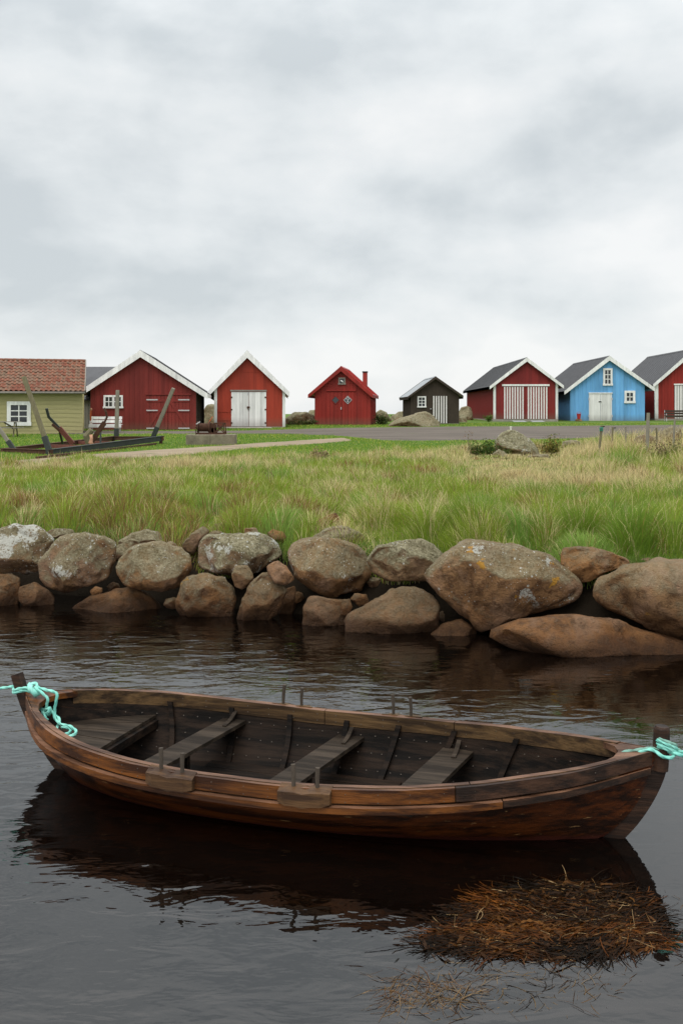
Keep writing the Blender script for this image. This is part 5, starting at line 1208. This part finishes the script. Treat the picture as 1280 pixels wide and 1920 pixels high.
straw = np.clip(0.28-0.34*row+1.0*(patch-0.5)+0.40*(fine-0.5) + 0.25*(1-row)*right_ - 0.10*row*right_ + 0.40*(hid-0.55)*(1-0.5*row), 0.05, 0.88)
brown = np.clip((0.05+0.50*np.exp(-((px_-270)/190)**2)*np.exp(-((py_-985)/26)**2) + 0.55*(hid > 0.88))*(0.5+fine), 0, 0.6) + 0.04*(1-row)
q = rng.random(N); isS = q < straw; isB = (q >= straw) & (q < straw+brown)
g1 = rng.random(N)[:,None]; deep = np.clip(0.30*row*right_+0.9*(np.modf(hid*7.3)[0]-0.5), 0, 1)[:,None]
col = (C_GREEN*(1-deep)+C_DEEP*deep)*(1-0.5*g1*(1-deep))+C_YEL*(0.5*g1*(1-deep))
bl_ = (np.modf(hid*13.7)[0] > 0.78)[:,None]; col = np.where(bl_, col*np.array((0.85,1.0,1.5)), col)
col[isS] = C_STRAW*rng.uniform(0.55, 1.1, (isS.sum(), 1)); col[isB] = C_BROWN*rng.uniform(0.6, 1.4, (isB.sum(), 1))
col *= rng.uniform(0.75, 1.25, (N, 1))
h = (0.04+0.075*clump+0.20*dome*(0.55+0.9*np.modf(hid*5.1)[0]))*(0.7+0.6*rng.random(N)); h *= np.where(isS, 1.2, 1.0); h *= np.clip(0.72+0.45*row, 0, 1.15)
zb_ = zb_+0.10*dome*np.clip((s_-1.6)/0.8, 0, 1)
h *= 1+1.5*np.clip((px_-1030)/120, 0, 1)*np.clip((905-py_)/40, 0, 1); h *= np.where((np.abs(px_-965) < 85) & (py_ > 848) & (py_ < 905), 0.38, 1.0)
h *= np.clip(0.9+(s_-1.5)*0.3, 0.9, 1.1)*(1+0.35*np.exp(-((s_-2.2)/0.7)**2))
rad_ = np.arctan2(by_, bx_); az = np.where(rng.random(N) < 0.70, rad_+rng.normal(0, 0.5, N), math.pi*(vnoise(x*0.8, d*0.6, 31) > 0.5)+rng.normal(0, 0.9, N))
bend = np.clip(rng.normal(0.34, 0.18, N)+0.75*np.clip(best, 0, 0.5), 0.05, 1.1)
wd = rng.uniform(0.0045, 0.0085, N)*np.clip(d/15, 0.9, 2.2)
near = d < 19
for msk, sg_ in ((near, 3), (~near, 2)):
    b_ = np.stack([x[msk], d[msk], zb_[msk]], 1)
    o = blades_mesh('meadow_grass', b_, h[msk], az[msk], bend[msk], wd[msk], col[msk], sg_, M['blade'])
    tag(o, 'tall mixed green and straw-coloured grass behind the boulder wall' if sg_ == 3 else 'dry paler meadow grass stretching back to the mown lawn', 'grass', None, 'stuff')
# thin seed stalks standing above the grass
x, d = ground_pts(9000, 12.5, 36, 2.2); px_, py_ = rowpx(x, d); s_ = d-shore(x)
kp_ = (s_ > 2.0) & (py_ > 866-30*np.clip((px_-900)/200, 0, 1)) & (vnoise(x*0.9, d*0.7, 41) > 0.45); x, d, s_ = x[kp_], d[kp_], s_[kp_]; N = len(x)
col = C_STRAW*rng.uniform(0.5, 1.1, (N,1)); col[rng.random(N) < 0.25] = C_BROWN
tag(blades_mesh('seed_stalks', np.stack([x, d, gz(d)-0.02], 1), rng.uniform(0.22, 0.46, N), rng.uniform(0, 6.28, N), rng.uniform(0.05, 0.45, N), rng.uniform(0.004, 0.008, N)*np.clip(d/14, 1, 2), col, 3, M['blade']), 'thin pale seed stalks rising above the meadow', 'grass', None, 'stuff')
# mown lawn
x, d = ground_pts(330000, 24, 74, 1.99); px_, py_ = rowpx(x, d)
lim = np.interp(px_, [-50,0,150,300,450,600,750,860,1000,1280], [885,882,872,866,862,860,852,846,838,832])
p_hi = np.interp(px_, [-120,0,120,250,380,480,580,660], [872,866,856,846,838,832,826,822]); p_lo = np.interp(px_, [-120,0,120,250,380,480,580,660], [893,879,866,857,848,840,833,827])
r_lo = np.interp(px_, [0,200,430,560,640,720,860,1000,1150,1400], [813.5,814.5,813,815,818,827,827,825,822,816]); r_hi = np.interp(px_, [0,200,430,560,650,740,860,1000,1150,1400], [806,808,808,804,801.5,800.5,799,798.5,797,795])
edge = (vnoise(x*2, d*0.8, 8)-0.5)*4+rng.normal(0, 1.6, len(x))
kp_ = (py_ < lim+8) & ~((py_ > p_hi+edge) & (py_ < p_lo+edge) & (px_ < 650)) & ~((py_ > r_hi+edge*0.5) & (py_ < r_lo+edge*0.5))
x, d, px_, py_ = [a[kp_] for a in (x, d, px_, py_)]; N = len(x); f_ = vnoise(x*0.6, d*0.25, 51); g1 = rng.random(N)
col = np.where((g1 < 0.10+0.22*f_)[:,None], C_YEL*1.1, np.array((0.120,0.245,0.026)))*rng.uniform(0.7, 1.3, (N,1)); col[g1 > 0.965] = C_STRAW*0.7
tag(blades_mesh('lawn_grass', np.stack([x, d, gz(d)-0.005], 1), rng.uniform(0.035, 0.085, N)*(0.7+0.8*f_), rng.uniform(0, 6.28, N), rng.uniform(0.1, 0.7, N), rng.uniform(0.010, 0.018, N)*np.clip(d/36, 1, 2), col, 1, M['blade']), 'short bright green mown lawn around path and cradle', 'grass', None, 'stuff')

# bushes and weeds: stems with small leaf faces
def bush(name, c, rx, ry, h_, n_leaf, cols, label, cat, lsz=0.035, stems=14, group=None):
    b0 = empty(name, c); st = MB()
    tips = []
    for i in range(stems):
        a = random.uniform(0, 6.28); r_ = random.uniform(0.2, 1); tp = Vector((rx*r_*math.cos(a), ry*r_*math.sin(a), h_*random.uniform(0.45, 1)*(1.15-0.5*r_)))
        st.tube([(tp.x*0.15, tp.y*0.15, -0.05), (tp.x*0.55, tp.y*0.55, tp.z*0.6), tuple(tp)], [0.008,0.006,0.003], 4); tips.append(tp)
    stuff(st.build('stems', M['post_dark'], b0))
    t_ = rng.integers(0, len(tips), n_leaf); f_ = rng.uniform(0.35, 1.05, n_leaf); tp = np.array([tuple(q) for q in tips])[t_]
    c_ = tp*f_[:,None]+rng.normal(0, 0.07*max(h_, 0.3)/0.5, (n_leaf,3)); c_[:,2] = np.abs(c_[:,2])
    cl_ = np.array(cols)[rng.integers(0, len(cols), n_leaf)]*rng.uniform(0.6, 1.4, (n_leaf,1))
    o = blades_mesh('leaves', c_, rng.uniform(0.6, 1.4, n_leaf)*lsz, rng.uniform(0, 6.28, n_leaf), rng.uniform(0.5, 1.4, n_leaf), rng.uniform(0.7, 1.3, n_leaf)*lsz*0.85, cl_, 2, M['leaf'], b0, rng.uniform(0, 6.28, n_leaf)); stuff(o)
    return tag(b0, label, cat, group)
GB = [(0.06,0.12,0.02), (0.09,0.14,0.03), (0.04,0.08,0.015), (0.16,0.15,0.03)]
YB = [(0.20,0.18,0.035), (0.12,0.14,0.03), (0.28,0.19,0.05), (0.10,0.10,0.025)]
bush('bramble', G(905, 30.5), 0.55, 0.4, 0.55, 1500, GB, 'dark green bramble at the left foot of the meadow boulder', 'bush', 0.05)
bush('rose_bush', G(1040, 31), 0.55, 0.4, 0.62, 1300, YB, 'yellowing bush right of the meadow boulder', 'bush', 0.05)
bush('bramble', G(948, 30.2), 0.3, 0.15, 0.28, 420, GB, 'low green creeper in front of the meadow boulder', 'bush', 0.04)
bush('weed_clump', G(985, 31.8), 0.2, 0.2, 0.62, 160, YB, 'wispy tall weeds behind the meadow boulder', 'weeds', 0.035)
bush('dead_stalks', G(878, 30.5), 0.18, 0.15, 0.80, 220, [(0.22,0.12,0.06),(0.16,0.09,0.05)], 'reddish dead dock stalks left of the bramble', 'weeds', 0.03, 10)
bush('leafy_weed', G(1205, 13.0), 0.22, 0.16, 0.22, 170, [(0.16,0.26,0.03),(0.11,0.20,0.03)], 'fresh green leafy weed in grass above the right-hand boulder', 'weeds', 0.055, 9)
bush('leafy_weed', G(1276, 12.4), 0.20, 0.2, 0.30, 260, GB, 'dark leafy weed at right edge above the boulders', 'weeds', 0.055, 9)
bush('leafy_weed', G(315, 17.5), 0.45, 0.25, 0.24, 260, [(0.20,0.27,0.04),(0.15,0.21,0.04),(0.30,0.30,0.08)], 'yellow-green weeds in the meadow above the block-like boulder', 'weeds', 0.05, 12)
bush('leafy_weed', G(425, 18.5), 0.4, 0.25, 0.22, 180, YB, 'ochre weeds in the meadow left of centre', 'weeds', 0.045, 10)
bush('dry_tuft', G(597, 28.0), 0.28, 0.2, 0.42, 500, [(0.24,0.17,0.09),(0.30,0.22,0.11)], 'brown dry tuft standing at the edge of the mown lawn', 'weeds', 0.06, 24)
bush('dry_tuft', G(505, 19.5), 0.1, 0.1, 0.55, 60, [(0.15,0.10,0.06)], 'thin dead stalks in the middle of the meadow', 'weeds', 0.025, 8)
bush('dry_tuft', G(1255, 27), 0.9, 0.6, 0.75, 1100, [(0.30,0.22,0.12),(0.22,0.15,0.08),(0.13,0.13,0.05)], 'tangle of dead stems around posts at right edge', 'weeds', 0.05, 60)
bush('weed_clump', G(572, 69), 1.3, 0.5, 0.35, 500, [(0.08,0.10,0.03),(0.14,0.13,0.04)], 'weeds at the foot of boulder between two red sheds', 'weeds', 0.12, 20)
bush('weed_clump', G(714, 70), 0.7, 0.4, 0.7, 500, [(0.05,0.08,0.02),(0.09,0.11,0.03)], 'dark weeds beside the right wall of small red cabin', 'weeds', 0.12, 18)
bush('weed_clump', G(916, 78), 0.5, 0.3, 0.5, 220, [(0.10,0.16,0.03)], 'weeds at the left foot of the striped-door shed', 'weeds', 0.12, 10)

# seaweed
def strands(name, N, cx, cy, rx, ry, zf, cols, lmin, lmax, wmin, wmax, label, dens, sig=0.5, poly=None):
    ang_ = rng.uniform(0, 6.28, N); r_ = np.sqrt(rng.random(N))**dens; wob = 1+0.22*np.sin(ang_*3+1)+0.12*np.sin(ang_*7)
    X0 = cx+rx*r_*np.cos(ang_)*wob; Y0 = cy+ry*r_*np.sin(ang_)*wob; Z0 = zf(r_)+rng.uniform(-0.004, 0.004, N)
    if poly:
        pw = np.array([((x_-640)*dw(y_)/FP, dw(y_)) for x_, y_ in poly]); mn, mx = pw.min(0), pw.max(0); got = []
        while len(got) < N:
            q = rng.uniform(mn, mx); c_ = False; j_ = len(pw)-1
            for i_ in range(len(pw)):
                if (pw[i_,1] > q[1]) != (pw[j_,1] > q[1]) and q[0] < (pw[j_,0]-pw[i_,0])*(q[1]-pw[i_,1])/(pw[j_,1]-pw[i_,1])+pw[i_,0]: c_ = not c_
                j_ = i_
            if c_: got.append(q)
        got = np.array(got); X0, Y0 = got[:,0]+rng.normal(0, 0.055, N), got[:,1]+rng.normal(0, 0.032, N); Z0 = zf(rng.random(N))
    a = rng.normal(0.1, sig, N)+1.6*(vnoise(X0*3.1, Y0*3.1, 67)-0.5)+np.where(rng.random(N) < 0.5, 0, math.pi)+0.8*(vnoise(X0*4, Y0*4, 61)-0.5); k_ = rng.normal(0, 0.7, N); L_ = rng.uniform(lmin, lmax, N); n = 6; pts = []
    x_, y_, z_ = X0.copy(), Y0.copy(), Z0.copy(); zs_ = rng.normal(0, 0.006, N)
    for i in range(n+1):
        pts.append(np.stack([x_, y_, z_], 1)); aa = a+k_*(i/n); x_ = x_+np.cos(aa)*L_/n; y_ = y_+np.sin(aa)*L_/n; z_ = z_+zs_*(1 if i < n/2 else -1)*L_*2
    w_ = rng.uniform(wmin, wmax, N)[:,None]; V = []
    for i in range(n+1):
        aa = a+k_*(i/n); sd_ = np.stack([-np.sin(aa), np.cos(aa), rng.normal(0, 0.45, N)], 1); tp = 1-0.7*abs(i/n-0.4)
        V += [pts[i]-sd_*w_*tp/2, pts[i]+sd_*w_*tp/2]
    V = np.stack(V, 1).reshape(-1,3); per = 2*(n+1); off = (np.arange(N)*per)[:,None]
    Q = np.concatenate([off+np.array([[2*i, 2*i+1, 2*i+3, 2*i+2]]) for i in range(n)], 0)
    me = bpy.data.meshes.new(name); me.vertices.add(len(V)); me.vertices.foreach_set('co', V.astype(np.float32).ravel()); me.loops.add(Q.size); me.loops.foreach_set('vertex_index', Q.astype(np.int32).ravel())
    me.polygons.add(len(Q)); me.polygons.foreach_set('loop_start', (np.arange(len(Q))*4).astype(np.int32)); me.update(calc_edges=True)
    cc = np.array(cols)[np.clip((vnoise(X0*5, Y0*7, 71)*0.75+rng.random(N)*0.4-0.07)*len(cols), 0, len(cols)-1).astype(int)]*rng.uniform(0.5, 1.3, (N,1)); ca = me.attributes.new('Col', 'FLOAT_COLOR', 'POINT'); ca.data.foreach_set('color', np.repeat(np.concatenate([cc, np.ones((N,1))], 1), per, 0).astype(np.float32).ravel())
    me.materials.append(M['weed']); me.polygons.foreach_set('use_smooth', np.ones(len(Q), bool)); o = link(name, me)
    return tag(o, label, 'seaweed', None, 'stuff')
M['weed'] = blade_mat('wet_seaweed', 0.15, 0.5, 0.08)
DK = [(0.006,0.004,0.002)]*5+[(0.010,0.005,0.002)]*6+[(0.030,0.011,0.002)]*5+[(0.078,0.024,0.004)]*5+[(0.15,0.048,0.006)]*4
MAT = [(812,1778),(850,1745),(900,1705),(970,1668),(1060,1660),(1130,1665),(1175,1688),(1205,1730),(1225,1775),(1150,1782),(1000,1790),(890,1785)]
TRAIL = [(690,1880),(725,1825),(800,1800),(1100,1800),(1180,1825),(1100,1880),(900,1910),(760,1910)]
strands('seaweed_mat', 13000, 1.02, 5.18, 0.53, 0.31, lambda r_: 0.0005+0.007*r_, DK, 0.05, 0.22, 0.0020, 0.0065, 'floating mat of dark brown eelgrass below the boat', 0.85, 0.4, MAT)
strands('seaweed_mat', 500, 1.00, 5.22, 0.50, 0.30, lambda r_: 0.004+0.010*r_, [(0.03,0.014,0.006),(0.06,0.024,0.006),(0.10,0.04,0.008)], 0.03, 0.10, 0.008, 0.018, 'broad dark seaweed fronds lying among the eelgrass', 0.85, 1.0, MAT)
strands('seaweed_mat', 200, 1.05, 5.12, 0.48, 0.28, lambda r_: 0.006+0.006*r_, [(0.16,0.085,0.03),(0.26,0.17,0.08),(0.12,0.05,0.012)], 0.06, 0.20, 0.002, 0.0045, 'pale straws strewn over the dark eelgrass mat', 0.9, 0.7, MAT)
strands('loose_weed', 900, 0.70, 4.62, 0.46, 0.17, lambda r_: -0.006+0.008*r_, [(0.10,0.055,0.022),(0.06,0.03,0.012),(0.16,0.105,0.05),(0.02,0.011,0.006)], 0.03, 0.14, 0.0012, 0.0038, 'thin pale weed trailing from the eelgrass mat to the bottom edge', 0.8, 1.0, TRAIL)
strands('loose_weed', 260, 0.38, 4.46, 0.20, 0.13, lambda r_: 0.001+0*r_, [(0.20,0.13,0.06),(0.14,0.075,0.03),(0.10,0.042,0.014)], 0.04, 0.17, 0.0012, 0.0032, 'nest of pale straw threads floating near the bottom edge', 0.7, 1.2)
strands('loose_weed', 110, 1.66, 5.15, 0.16, 0.45, lambda r_: 0.001+0*r_, [(0.03,0.02,0.012),(0.09,0.055,0.03)], 0.015, 0.08, 0.0015, 0.004, 'scattered weed scraps on water at the right edge', 0.8, 1.2)
